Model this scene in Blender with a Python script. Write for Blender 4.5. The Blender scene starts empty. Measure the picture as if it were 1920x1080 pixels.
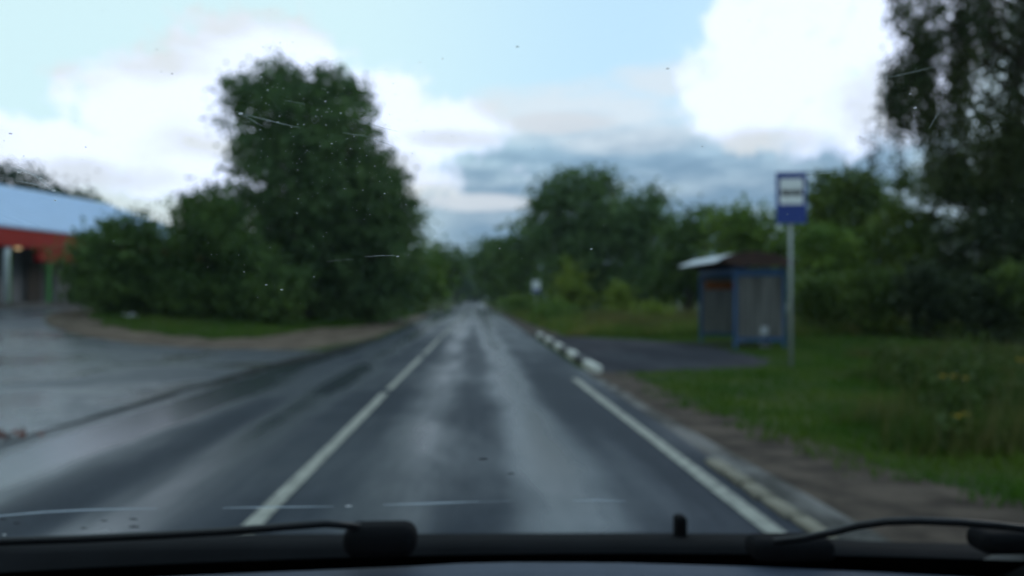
import bpy, math, random
import numpy as np
from mathutils import Vector, Matrix

rng = np.random.default_rng(11)
random.seed(11)
SC = bpy.context.scene
COL = SC.collection

# ------------------------------------------------------------------ camera
EYE = 1.43
cd = bpy.data.cameras.new('camera'); cam = bpy.data.objects.new('camera', cd); COL.objects.link(cam)
cd.sensor_width = 36.0; cd.lens = 28.0
cd.clip_start = 0.02; cd.clip_end = 4000
cam.location = (0, 0, EYE)
cam.rotation_euler = (math.radians(90 + 0.614), 0, math.radians(-2.761))
cd.dof.use_dof = True; cd.dof.focus_distance = 0.45; cd.dof.aperture_fstop = 5.8
SC.camera = cam

# ------------------------------------------------------------------ sky, sun, exposure
SC.render.engine = 'CYCLES'
SC.view_settings.view_transform = 'Standard'; SC.view_settings.look = 'None'
SC.view_settings.gamma = 1; SC.view_settings.exposure = 0.0
SC.view_settings.use_curve_mapping = False
cy = SC.cycles
cy.use_denoising = True
cy.max_bounces = 8; cy.diffuse_bounces = 3; cy.glossy_bounces = 3; cy.transmission_bounces = 4; cy.transparent_max_bounces = 16
cy.caustics_reflective = False; cy.caustics_refractive = False
cy.sample_clamp_indirect = 6; cy.volume_bounces = 0

SUN_AZ, SUN_EL = math.radians(40), math.radians(17)
world = bpy.data.worlds.new('World'); SC.world = world; world.use_nodes = True
NT = world.node_tree; NT.nodes.clear()

def nd(t, kind, **kw):
    n = t.nodes.new(kind)
    for k, v in kw.items(): setattr(n, k, v)
    return n
def plug(t, sock, v):
    if isinstance(v, bpy.types.NodeSocket): t.links.new(v, sock)
    elif v is not None: sock.default_value = v
def mth(t, op, a, b=None, c=None, clamp=False):
    n = nd(t, 'ShaderNodeMath', operation=op); n.use_clamp = clamp
    for s, v in zip(n.inputs, (a, b, c)): plug(t, s, v)
    return n.outputs[0]
def sstep(t, v, lo, hi, a=0.0, b=1.0):
    n = nd(t, 'ShaderNodeMapRange', interpolation_type='SMOOTHSTEP')
    for k, x in zip(('Value', 'From Min', 'From Max', 'To Min', 'To Max'), (v, lo, hi, a, b)): plug(t, n.inputs[k], x)
    return n.outputs[0]
def mixc(t, f, a, b, blend='MIX'):
    n = nd(t, 'ShaderNodeMix', data_type='RGBA', blend_type=blend)
    for i, v in ((0, f), (6, a), (7, b)):
        if isinstance(v, tuple) and len(v) == 3: v = v + (1.0,)
        plug(t, n.inputs[i], v)
    return n.outputs[2]
def noise(t, vec, scale, detail=4.0, rough=0.55, dist=0.0):
    n = nd(t, 'ShaderNodeTexNoise')
    plug(t, n.inputs['Vector'], vec); plug(t, n.inputs['Scale'], scale); plug(t, n.inputs['Detail'], detail)
    plug(t, n.inputs['Roughness'], rough); plug(t, n.inputs['Distortion'], dist)
    return n.outputs['Fac']
def scaled(t, vec, s, loc=(0, 0, 0)):
    n = nd(t, 'ShaderNodeMapping'); plug(t, n.inputs['Vector'], vec)
    n.inputs['Scale'].default_value = s; n.inputs['Location'].default_value = loc
    return n.outputs[0]

sky = nd(NT, 'ShaderNodeTexSky', sky_type='NISHITA'); sky.sun_disc = False
sky.sun_elevation = SUN_EL; sky.sun_rotation = SUN_AZ; sky.air_density = 1.0; sky.dust_density = 0.6; sky.ozone_density = 1.5
tc = nd(NT, 'ShaderNodeTexCoord')
D = tc.outputs['Generated']
sx = nd(NT, 'ShaderNodeSeparateXYZ'); NT.links.new(D, sx.inputs[0])
az = mth(NT, 'MULTIPLY', mth(NT, 'ARCTAN2', sx.outputs[0], sx.outputs[1]), 180 / math.pi)     # degrees right of the road's direction
el = mth(NT, 'MULTIPLY', mth(NT, 'ARCSINE', sx.outputs[2]), 180 / math.pi)
n1 = noise(NT, D, 9.0, 6, 0.62)
n2 = noise(NT, scaled(NT, D, (6, 6, 22)), 1.0, 5, 0.6)
n3 = noise(NT, scaled(NT, D, (2.2, 2.2, 5), (3, 1, 2)), 1.0, 5, 0.55)
n4 = noise(NT, scaled(NT, D, (4, 4, 9), (7, 4, 1)), 1.0, 4, 0.5)
n5 = noise(NT, D, 27.0, 6, 0.6)
def blob(a, e, ra, re):
    da = mth(NT, 'POWER', mth(NT, 'DIVIDE', mth(NT, 'ABSOLUTE', mth(NT, 'SUBTRACT', az, a)), ra), 2.0)
    de = mth(NT, 'POWER', mth(NT, 'DIVIDE', mth(NT, 'ABSOLUTE', mth(NT, 'SUBTRACT', el, e)), re), 2.0)
    return mth(NT, 'SUBTRACT', 1.0, mth(NT, 'ADD', da, de))
def union(lst):
    r = None
    for b in lst:
        v = blob(*b)
        r = v if r is None else mth(NT, 'MAXIMUM', r, v)
    return r
wob = mth(NT, 'MULTIPLY', mth(NT, 'SUBTRACT', n1, 0.5), 3.2)
wob = mth(NT, 'ADD', wob, mth(NT, 'MULTIPLY', mth(NT, 'SUBTRACT', n5, 0.5), 1.8))
cumulus = union([(-15.28, 14.88, 7.30, 4.38), (-20.17, 12.08, 6.93, 4.01), (-7.51, 12.15, 6.20, 4.20), (-2.23, 12.12, 4.56, 2.26), (-7.14, 9.97, 5.47, 2.19), (-26.65, 8.84, 9.49, 2.19), (-16.13, 8.52, 15.33, 2.55), (22.70, 16.07, 6.93, 5.47), (19.22, 12.74, 4.38, 2.74), (25.69, 11.91, 5.47, 3.10), (18.88, 18.43, 2.92, 2.55), (29.21, 16.62, 5.84, 5.84)])
# the cumulus outlines, broken up by noise; away from the picture the same noise makes more of them
general = mth(NT, 'MULTIPLY', mth(NT, 'SUBTRACT', n3, 0.56), 7.0)
away = sstep(NT, mth(NT, 'ABSOLUTE', az), 36, 50)
away = mth(NT, 'MAXIMUM', away, sstep(NT, el, 23, 32))
general = mth(NT, 'ADD', general, mth(NT, 'MULTIPLY', mth(NT, 'SUBTRACT', away, 1.0), 3.0))
cum = sstep(NT, mth(NT, 'ADD', mth(NT, 'MAXIMUM', cumulus, general), wob), -0.30, 0.52)
veil = sstep(NT, mth(NT, 'ADD', union([(7.37, 12.85, 9.49, 2.55), (13.78, 14.98, 4.38, 1.82), (11.16, 11.12, 7.30, 1.46)]), mth(NT, 'MULTIPLY', mth(NT, 'SUBTRACT', n2, 0.5), 3.0)), -0.4, 0.9)
bank = sstep(NT, mth(NT, 'ADD', el, mth(NT, 'MULTIPLY', mth(NT, 'SUBTRACT', n2, 0.5), 9.0)), 13.0, 7.5)
bank = mth(NT, 'MULTIPLY', bank, sstep(NT, mth(NT, 'ABSOLUTE', mth(NT, 'SUBTRACT', az, 14)), 22, 13))
lowveil = sstep(NT, mth(NT, 'ADD', el, mth(NT, 'MULTIPLY', mth(NT, 'SUBTRACT', n4, 0.5), 5.0)), 10.5, 5.0)
SKY_S = 0.1
def rgb(r, g, b): return (r / SKY_S, g / SKY_S, b / SKY_S, 1.0)
clear = mixc(NT, 0.85, sky.outputs[0], mixc(NT, sstep(NT, az, -12, 14), rgb(0.80, 1.07, 1.12), rgb(0.60, 0.90, 1.12)))
c = mixc(NT, mth(NT, 'MULTIPLY', lowveil, 0.85), clear, mixc(NT, sstep(NT, az, -16, -6), rgb(0.72, 0.78, 0.80), rgb(0.58, 0.74, 0.82)))
c = mixc(NT, mth(NT, 'MULTIPLY', veil, 0.75), c, rgb(0.80, 0.87, 0.94))
c = mixc(NT, mth(NT, 'MULTIPLY', bank, 0.9), c, mixc(NT, sstep(NT, n2, 0.42, 0.62), rgb(0.18, 0.31, 0.46), rgb(0.34, 0.47, 0.60)))
streak = sstep(NT, mth(NT, 'ADD', union([(0.07, 6.72, 4.75, 0.73), (6.60, 12.32, 4.38, 0.80)]), mth(NT, 'MULTIPLY', mth(NT, 'SUBTRACT', n1, 0.5), 2.0)), -0.2, 0.8)
c = mixc(NT, mth(NT, 'MULTIPLY', streak, 0.85), c, rgb(0.72, 0.78, 0.85))
body = mixc(NT, sstep(NT, mth(NT, 'ADD', n4, mth(NT, 'MULTIPLY', cumulus, 0.10)), 0.40, 0.58), rgb(0.78, 0.84, 0.88), rgb(1.0, 1.12, 1.42))
body = mixc(NT, mth(NT, 'MULTIPLY', away, 0.8), body, rgb(0.42, 0.60, 0.90))
shade = sstep(NT, mth(NT, 'ADD', mth(NT, 'MULTIPLY', mth(NT, 'SUBTRACT', n5, 0.5), 2.2), mth(NT, 'ADD', union([(27.30, 12.27, 3.28, 2.55), (20.97, 10.51, 5.47, 1.02), (-9.36, 9.17, 5.84, 1.09), (-1.08, 11.21, 3.28, 0.73), (-24.86, 7.65, 5.47, 1.02)]), mth(NT, 'MULTIPLY', mth(NT, 'SUBTRACT', n1, 0.5), 3.0))), -0.6, 1.2)
body = mixc(NT, mth(NT, 'MULTIPLY', shade, 0.75), body, rgb(0.68, 0.74, 0.78))
c = mixc(NT, cum, c, body)
bg = nd(NT, 'ShaderNodeBackground'); NT.links.new(c, bg.inputs[0]); bg.inputs[1].default_value = SKY_S
wo = nd(NT, 'ShaderNodeOutputWorld'); NT.links.new(bg.outputs[0], wo.inputs[0])

sl = bpy.data.lights.new('sun', 'SUN'); sl.energy = 0.7; sl.angle = math.radians(18); sl.color = (1.0, 0.86, 0.70)
so = bpy.data.objects.new('sun', sl); COL.objects.link(so); so.location = (20, 30, 40)
so.rotation_euler = Vector((math.sin(SUN_AZ) * math.cos(SUN_EL), math.cos(SUN_AZ) * math.cos(SUN_EL), math.sin(SUN_EL))).to_track_quat('Z', 'Y').to_euler()

# ------------------------------------------------------------------ materials
def material(name):
    m = bpy.data.materials.new(name); m.use_nodes = True
    t = m.node_tree; p = t.nodes['Principled BSDF']
    return m, t, p
def plain(name, col, rough=0.6, spec=0.4, metal=0.0, var=0.15, scale=6.0, col2=None, bump=0.0):
    m, t, p = material(name)
    g = nd(t, 'ShaderNodeTexCoord').outputs['Object']
    f = noise(t, g, scale, 5, 0.6)
    a = tuple(min(1, x * (1 - var)) for x in col); b = col2 or tuple(min(1, x * (1 + var)) for x in col)
    plug(t, p.inputs['Base Color'], mixc(t, sstep(t, f, 0.3, 0.7), a, b))
    p.inputs['Roughness'].default_value = rough; p.inputs['Specular IOR Level'].default_value = spec; p.inputs['Metallic'].default_value = metal
    if bump:
        bn = nd(t, 'ShaderNodeBump'); bn.inputs['Strength'].default_value = bump; bn.inputs['Distance'].default_value = 0.02
        t.links.new(noise(t, g, scale * 6, 4), bn.inputs['Height']); t.links.new(bn.outputs[0], p.inputs['Normal'])
    return m
def leafmat(name, c1, c2, c3, trans=0.33):
    m, t, p = material(name)
    geo = nd(t, 'ShaderNodeNewGeometry')
    g = nd(t, 'ShaderNodeTexCoord').outputs['Object']
    f = geo.outputs['Random Per Island']
    col = mixc(t, f, c1, c2)
    col = mixc(t, mth(t, 'MULTIPLY', sstep(t, noise(t, g, 0.7, 3), 0.45, 0.62), 0.9), col, c3)
    plug(t, p.inputs['Base Color'], col); p.inputs['Roughness'].default_value = 0.6; p.inputs['Specular IOR Level'].default_value = 0.2
    tr = nd(t, 'ShaderNodeBsdfTranslucent'); plug(t, tr.inputs[0], mixc(t, 1.0, col, (0.9, 1.0, 0.45), 'MULTIPLY'))
    mx = nd(t, 'ShaderNodeMixShader'); mx.inputs[0].default_value = trans
    t.links.new(p.outputs[0], mx.inputs[1]); t.links.new(tr.outputs[0], mx.inputs[2])
    t.links.new(mx.outputs[0], t.nodes['Material Output'].inputs[0])
    return m
def wet(name, dark, light, r_lo, r_hi, stripes=None, stretch=(0.9, 0.12, 1), puddle=0.0, earth=None):
    """Wet asphalt: dark stone, a water film that thickens in wheel tracks and hollows."""
    m, t, p = material(name)
    g = nd(t, 'ShaderNodeTexCoord').outputs['Object']
    big = noise(t, scaled(t, g, stretch), 1.0, 5, 0.6)
    patch = noise(t, scaled(t, g, (0.5, 0.25, 1), (4, 9, 0)), 1.0, 4, 0.6, 0.6)
    fine = noise(t, g, 45.0, 4, 0.7)
    col = mixc(t, sstep(t, big, 0.35, 0.7), dark, light)
    col = mixc(t, sstep(t, fine, 0.4, 0.8), col, tuple(x * 1.7 for x in light))
    film = sstep(t, mth(t, 'ADD', mth(t, 'MULTIPLY', big, 0.6), mth(t, 'MULTIPLY', patch, 0.6)), 0.48, 0.74)
    if stripes:
        sp = nd(t, 'ShaderNodeSeparateXYZ'); t.links.new(g, sp.inputs[0])
        xx = mth(t, 'ADD', sp.outputs[0], mth(t, 'MULTIPLY', mth(t, 'SUBTRACT', noise(t, scaled(t, g, (0.25, 0.05, 1)), 1.0, 3), 0.5), 0.5))
        tot = None
        for x0, w, k in stripes:
            b = mth(t, 'MULTIPLY', sstep(t, mth(t, 'ABSOLUTE', mth(t, 'SUBTRACT', xx, x0)), w, 0.0), k)
            tot = b if tot is None else mth(t, 'MAXIMUM', tot, b)
        film = mth(t, 'ADD', mth(t, 'MULTIPLY', film, 0.35), mth(t, 'MULTIPLY', tot, sstep(t, big, 0.25, 0.6, 0.6, 1.0)), clamp=True)
    if stripes:
        film = mth(t, 'ADD', film, sstep(t, sp.outputs[1], 18, 60, 0.0, 0.55), clamp=True)
    if earth:
        col = mixc(t, mth(t, 'MULTIPLY', sstep(t, patch, 0.5, 0.72), 0.8), col, earth)
    plug(t, p.inputs['Base Color'], col)
    plug(t, p.inputs['Roughness'], sstep(t, film, 0.0, 1.0, r_hi, r_lo))
    plug(t, p.inputs['Specular IOR Level'], sstep(t, film, 0.0, 1.0, 0.06, 0.5))
    bn = nd(t, 'ShaderNodeBump'); plug(t, bn.inputs['Strength'], sstep(t, film, 0.0, 1.0, 0.5, 0.1)); bn.inputs['Distance'].default_value = 0.006
    t.links.new(fine, bn.inputs['Height']); t.links.new(bn.outputs[0], p.inputs['Normal'])
    return m

M = {}
M['asphalt'] = wet('wet_asphalt', (0.012, 0.017, 0.025), (0.023, 0.029, 0.039), 0.20, 0.58,
                   [(-0.55, 0.55, 0.46), (0.62, 0.55, 0.80), (-2.2, 0.5, 0.6), (-3.7, 1.1, 0.95)])
M['yard'] = wet('wet_yard_asphalt', (0.048, 0.053, 0.064), (0.085, 0.088, 0.096), 0.20, 0.40, None, (0.12, 0.55, 1), earth=(0.075, 0.062, 0.052))
M['bay'] = wet('bay_asphalt', (0.022, 0.023, 0.029), (0.034, 0.034, 0.041), 0.70, 0.9)
for n_ in M['bay'].node_tree.nodes:
    if n_.type == 'BSDF_PRINCIPLED':
        M['bay'].node_tree.links.remove(n_.inputs['Specular IOR Level'].links[0]); n_.inputs['Specular IOR Level'].default_value = 0.04
M['shoulder'] = wet('gravel_shoulder', (0.040, 0.038, 0.036), (0.085, 0.079, 0.072), 0.6, 0.9, stretch=(3, 1.2, 1), earth=(0.075, 0.06, 0.048))
M['dirt'] = plain('wet_dirt', (0.040, 0.029, 0.022), 0.85, 0.1, 0, 0.35, 2.2, (0.092, 0.068, 0.052), 0.5)
M['rim_dirt'] = plain('pale_brown_dirt', (0.075, 0.054, 0.039), 0.85, 0.1, 0, 0.35, 1.6, (0.16, 0.12, 0.088), 0.5)
M['soil'] = plain('meadow_soil', (0.022, 0.045, 0.008), 0.9, 0.1, 0, 0.3, 0.7, (0.045, 0.06, 0.014), 0.4)
M['paint'] = plain('worn_white_paint', (0.24, 0.235, 0.205), 0.65, 0.2, 0, 0.25, 9.0, (0.36, 0.35, 0.30))
M['kerb_white'] = plain('whitewashed_concrete', (0.52, 0.51, 0.46), 0.7, 0.3, 0, 0.2, 5.0, None, 0.3)
M['kerb_black'] = plain('black_painted_concrete', (0.022, 0.022, 0.024), 0.6, 0.4, 0, 0.3, 5.0, None, 0.3)
M['edging'] = plain('pale_concrete', (0.12, 0.105, 0.08), 0.75, 0.2, 0, 0.3, 2.5, (0.32, 0.285, 0.215), 0.4)
M['crack'] = plain('dark_patching', (0.012, 0.014, 0.013), 0.85, 0.08, 0, 0.4, 3.0)
M['leaf_dark'] = leafmat('dark_foliage', (0.042, 0.081, 0.023), (0.070, 0.125, 0.035), (0.100, 0.164, 0.041))
M['leaf_willow'] = leafmat('willow_foliage', (0.053, 0.099, 0.041), (0.085, 0.147, 0.058), (0.118, 0.190, 0.070))
M['leaf_green'] = leafmat('green_foliage', (0.070, 0.131, 0.025), (0.111, 0.190, 0.034), (0.159, 0.236, 0.039))
M['leaf_yellow'] = leafmat('yellow_green_foliage', (0.14, 0.20, 0.030), (0.19, 0.25, 0.035), (0.23, 0.27, 0.045))
M['leaf_birch'] = leafmat('birch_foliage', (0.030, 0.046, 0.022), (0.052, 0.074, 0.030), (0.070, 0.088, 0.034), 0.3)
M['leaf_olive'] = leafmat('olive_foliage', (0.047, 0.081, 0.017), (0.080, 0.126, 0.025), (0.118, 0.164, 0.030))
M['leaf_deep'] = leafmat('deep_green_foliage', (0.018, 0.030, 0.012), (0.032, 0.048, 0.018), (0.050, 0.068, 0.022), 0.2)  # leaves of a darker species, the colour is their own
M['leaf_pine'] = leafmat('pine_foliage', (0.026, 0.050, 0.038), (0.044, 0.075, 0.050), (0.058, 0.09, 0.054))
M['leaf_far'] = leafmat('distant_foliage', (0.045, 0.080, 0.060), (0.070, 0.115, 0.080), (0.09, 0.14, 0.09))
M['grass'] = leafmat('grass_blades', (0.030, 0.078, 0.006), (0.055, 0.125, 0.010), (0.085, 0.13, 0.016), 0.35)
M['meadow'] = leafmat('meadow_grass', (0.07, 0.12, 0.022), (0.12, 0.16, 0.03), (0.19, 0.17, 0.055), 0.35)
M['weed'] = leafmat('weed_leaves', (0.034, 0.066, 0.012), (0.058, 0.092, 0.018), (0.095, 0.10, 0.030), 0.3)
M['dry'] = leafmat('dry_grass', (0.08, 0.085, 0.03), (0.12, 0.11, 0.045), (0.15, 0.12, 0.05), 0.3)
M['flower'] = plain('yellow_flower', (0.42, 0.26, 0.02), 0.6, 0.2)
M['bark'] = plain('grey_brown_bark', (0.045, 0.035, 0.027), 0.9, 0.1, 0, 0.35, 5.0, None, 0.6)
M['birch_bark'] = plain('birch_bark', (0.03, 0.03, 0.03), 0.8, 0.2, 0, 0.3, 3.0, (0.42, 0.40, 0.37), 0.4)
M['roof_blue'] = plain('blue_sheet_metal', (0.33, 0.47, 0.68), 0.42, 0.5, 0, 0.06, 1.2)
M['red'] = plain('red_painted_board', (0.30, 0.008, 0.007), 0.6, 0.2, 0, 0.1, 2.0)
M['green_post'] = plain('green_paint', (0.025, 0.20, 0.035), 0.5, 0.4, 0, 0.12)
M['pipe'] = plain('pale_pipe', (0.55, 0.60, 0.60), 0.45, 0.5, 0, 0.08)
M['shop_wall'] = plain('grey_plaster', (0.13, 0.145, 0.155), 0.85, 0.2, 0, 0.12, 1.5)
M['shutter'] = plain('grey_shutter', (0.17, 0.19, 0.22), 0.5, 0.4, 0, 0.08, 3.0)
M['dark'] = plain('dark_opening', (0.015, 0.015, 0.016), 0.6, 0.3)
M['concrete'] = plain('grey_concrete', (0.14, 0.135, 0.125), 0.8, 0.2, 0, 0.2, 2.0)
M['blue_paint'] = plain('blue_enamel_paint', (0.012, 0.062, 0.165), 0.55, 0.5, 0, 0.2, 4.0)
M['blue_deep'] = plain('deep_blue_panel', (0.010, 0.045, 0.19), 0.5, 0.4, 0, 0.2, 4.0)
M['fascia'] = plain('dark_red_brown_board', (0.045, 0.022, 0.017), 0.6, 0.3, 0, 0.25, 3.0)
M['shelter_roof'] = plain('grey_roof_sheet', (0.46, 0.49, 0.52), 0.4, 0.5, 0.2, 0.1, 2.0)
M['orange'] = plain('faded_orange_poster', (0.22, 0.065, 0.014), 0.6, 0.3, 0, 0.25, 5.0)
M['poster'] = plain('pale_paper', (0.34, 0.36, 0.38), 0.7, 0.3, 0, 0.2, 9.0)
M['sign_blue'] = plain('reflective_blue', (0.003, 0.026, 0.185), 0.55, 0.5, 0, 0.08)
M['sign_white'] = plain('reflective_white', (0.66, 0.68, 0.68), 0.4, 0.5, 0, 0.06)
M['sign_black'] = plain('black_print', (0.02, 0.02, 0.02), 0.5, 0.4)
M['steel'] = plain('galvanised_steel', (0.27, 0.29, 0.29), 0.55, 0.4, 0.1, 0.12, 6.0)
M['plastic'] = plain('black_cowl_plastic', (0.0065, 0.0068, 0.008), 0.85, 0.06, 0, 0.2, 8.0)
M['rubber'] = plain('black_rubber', (0.004, 0.004, 0.005), 0.8, 0.08)
M['arm_metal'] = plain('black_gloss_metal', (0.012, 0.012, 0.014), 0.45, 0.35)
M['frit'] = plain('black_ceramic_border', (0.0015, 0.0016, 0.0016), 0.9, 0.02)
M['dash'] = plain('sky_tinted_dashboard_plastic', (0.034, 0.044, 0.068), 0.6, 0.3, 0, 0.08, 20.0, None, 0.15)  # blue of the reflected sky is put into the base colour
M['bonnet'] = plain('dark_car_paint', (0.012, 0.013, 0.017), 0.35, 0.4)
M['trim'] = plain('grey_cabin_trim', (0.10, 0.10, 0.10), 0.85, 0.2)
M['litter'] = plain('white_wrapper', (0.7, 0.7, 0.7), 0.5, 0.4)

def _pane():
    m, t, p = material('polycarbonate_pane')
    g = nd(t, 'ShaderNodeTexCoord').outputs['Object']
    f = noise(t, scaled(t, g, (9, 9, 0.5)), 1.0, 4)
    plug(t, p.inputs['Base Color'], mixc(t, sstep(t, f, 0.35, 0.7), (0.10, 0.097, 0.088), (0.30, 0.29, 0.27))); p.inputs['Roughness'].default_value = 0.5
    tr = nd(t, 'ShaderNodeBsdfTransparent'); tr.inputs[0].default_value = (0.6, 0.65, 0.65, 1)
    tl = nd(t, 'ShaderNodeBsdfTranslucent'); tl.inputs[0].default_value = (0.22, 0.24, 0.26, 1)
    a = nd(t, 'ShaderNodeMixShader'); a.inputs[0].default_value = 0.35; t.links.new(p.outputs[0], a.inputs[1]); t.links.new(tl.outputs[0], a.inputs[2])
    b = nd(t, 'ShaderNodeMixShader'); b.inputs[0].default_value = 0.3; t.links.new(a.outputs[0], b.inputs[1]); t.links.new(tr.outputs[0], b.inputs[2])
    t.links.new(b.outputs[0], t.nodes['Material Output'].inputs[0]); return m
M['pane'] = _pane()
def _glass():
    m = bpy.data.materials.new('windscreen_glass'); m.use_nodes = True; t = m.node_tree; t.nodes.clear()
    tr = nd(t, 'ShaderNodeBsdfTransparent'); tr.inputs[0].default_value = (0.975, 0.98, 0.982, 1)
    o = nd(t, 'ShaderNodeOutputMaterial'); t.links.new(tr.outputs[0], o.inputs[0]); return m
M['glass'] = _glass()
def _dust(name, col, clear):
    m = bpy.data.materials.new(name); m.use_nodes = True; t = m.node_tree; t.nodes.clear()
    d = nd(t, 'ShaderNodeBsdfDiffuse'); d.inputs[0].default_value = col + (1,)
    tl = nd(t, 'ShaderNodeBsdfTranslucent'); tl.inputs[0].default_value = col + (1,)
    a = nd(t, 'ShaderNodeMixShader'); a.inputs[0].default_value = 0.6; t.links.new(d.outputs[0], a.inputs[1]); t.links.new(tl.outputs[0], a.inputs[2])
    tr = nd(t, 'ShaderNodeBsdfTransparent')
    b = nd(t, 'ShaderNodeMixShader'); b.inputs[0].default_value = clear; t.links.new(a.outputs[0], b.inputs[1]); t.links.new(tr.outputs[0], b.inputs[2])
    o = nd(t, 'ShaderNodeOutputMaterial'); t.links.new(b.outputs[0], o.inputs[0]); return m
M['dust'] = _dust('pale_dust', (0.9, 0.9, 0.9), 0.5)
M['scratch'] = _dust('glass_scratch', (0.85, 0.88, 0.9), 0.86)
M['film'] = _dust('dried_water_line', (0.62, 0.68, 0.74), 0.55)
M['grime'] = _dust('dark_grime', (0.02, 0.02, 0.02), 0.5)
def _lamp():
    m, t, p = material('lit_globe'); p.inputs['Base Color'].default_value = (0.8, 0.7, 0.5, 1)
    p.inputs['Emission Color'].default_value = (1.0, 0.72, 0.38, 1); p.inputs['Emission Strength'].default_value = 0.55; return m
M['lamp'] = _lamp()

# ------------------------------------------------------------------ mesh helpers
class MB:
    def __init__(s): s.v = []; s.f = []
    def quad(s, a, b, c, d):
        n = len(s.v); s.v += [tuple(a), tuple(b), tuple(c), tuple(d)]; s.f.append((n, n + 1, n + 2, n + 3))
    def hexa(s, P8):
        n = len(s.v); s.v += [tuple(p) for p in P8]
        for q in ((0, 3, 2, 1), (4, 5, 6, 7), (0, 1, 5, 4), (1, 2, 6, 5), (2, 3, 7, 6), (3, 0, 4, 7)): s.f.append(tuple(n + i for i in q))
    def box(s, c, d, mat=None):
        hx, hy, hz = d[0] / 2, d[1] / 2, d[2] / 2
        P8 = [Vector((c[0] + x, c[1] + y, c[2] + z)) for z in (-hz, hz) for x, y in ((-hx, -hy), (hx, -hy), (hx, hy), (-hx, hy))]
        if mat: P8 = [mat @ p for p in P8]
        s.hexa(P8)
    def tube(s, pts, r, n=8, cap=True):
        pts = [Vector(p) for p in pts]
        rs = r if hasattr(r, '__len__') else [r] * len(pts)
        rings = []
        for i, p in enumerate(pts):
            t = (pts[min(i + 1, len(pts) - 1)] - pts[max(i - 1, 0)]).normalized()
            a = t.cross(Vector((0, 0, 1)) if abs(t.z) < 0.9 else Vector((0, 1, 0))).normalized(); b = t.cross(a)
            k = len(s.v)
            for j in range(n):
                w = 2 * math.pi * j / n
                s.v.append(tuple(p + (a * math.cos(w) + b * math.sin(w)) * rs[i]))
            rings.append(k)
        for k, l in zip(rings, rings[1:]):
            for j in range(n): s.f.append((k + j, k + (j + 1) % n, l + (j + 1) % n, l + j))
        if cap:
            s.f.append(tuple(rings[0] + j for j in range(n))[::-1]); s.f.append(tuple(rings[-1] + j for j in range(n)))
    def prism(s, poly, off):
        """A flat outline (list of 3-D points) given the thickness OFF."""
        off = Vector(off); n = len(poly); k = len(s.v)
        s.v += [tuple(p) for p in poly] + [tuple(Vector(p) + off) for p in poly]
        s.f.append(tuple(range(k, k + n))); s.f.append(tuple(range(k + 2 * n - 1, k + n - 1, -1)))
        for i in range(n): s.f.append((k + i, k + n + i, k + n + (i + 1) % n, k + (i + 1) % n))
    def grid(s, rows):
        k = len(s.v); m = len(rows[0])
        for r in rows: s.v += [tuple(p) for p in r]
        for i in range(len(rows) - 1):
            for j in range(m - 1):
                a = k + i * m + j; s.f.append((a, a + 1, a + m + 1, a + m))
    def ball(s, c, r, n=12, m=8, sq=(1, 1, 1)):
        rows = []
        for i in range(m + 1):
            t = math.pi * i / m
            rows.append([(c[0] + r * sq[0] * math.sin(t) * math.cos(2 * math.pi * j / n), c[1] + r * sq[1] * math.sin(t) * math.sin(2 * math.pi * j / n), c[2] + r * sq[2] * math.cos(t)) for j in range(n + 1)])
        s.grid(rows)
    def mesh(s, name, mats, smooth=False):
        me = bpy.data.meshes.new(name); me.from_pydata(s.v, [], s.f)
        for m in (mats if isinstance(mats, (list, tuple)) else [mats]): me.materials.append(m)
        if smooth: me.polygons.foreach_set('use_smooth', [True] * len(me.polygons))
        me.update(); return me
def put(name, me, parent=None, loc=None, rz=None):
    o = bpy.data.objects.new(name, me); COL.objects.link(o)
    if parent: o.parent = parent
    if loc is not None: o.location = loc
    if rz is not None: o.rotation_euler.z = rz
    return o
def tag(o, label=None, cat=None, group=None, kind=None):
    for k, v in (('label', label), ('category', cat), ('group', group), ('kind', kind)):
        if v: o[k] = v
    return o
def root(name, loc, label, cat, group=None, rz=0):
    return tag(put(name, None, None, loc, rz), label, cat, group)
def bevel(o, w, seg=2):
    b = o.modifiers.new('bevel', 'BEVEL'); b.width = w; b.segments = seg; b.limit_method = 'ANGLE'; return o
def fastmesh(name, V, nv, mats):
    """Loose faces of NV corners each from an (n*nv) x 3 array."""
    n = len(V) // nv
    me = bpy.data.meshes.new(name)
    me.vertices.add(len(V)); me.vertices.foreach_set('co', np.ascontiguousarray(V, dtype=np.float32).ravel())
    me.loops.add(len(V)); me.loops.foreach_set('vertex_index', np.arange(len(V), dtype=np.int32))
    me.polygons.add(n); me.polygons.foreach_set('loop_start', np.arange(0, len(V), nv, dtype=np.int32)); me.polygons.foreach_set('loop_total', np.full(n, nv, dtype=np.int32))
    for m in (mats if isinstance(mats, (list, tuple)) else [mats]): me.materials.append(m)
    me.update(calc_edges=True); me.validate(); return me

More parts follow.
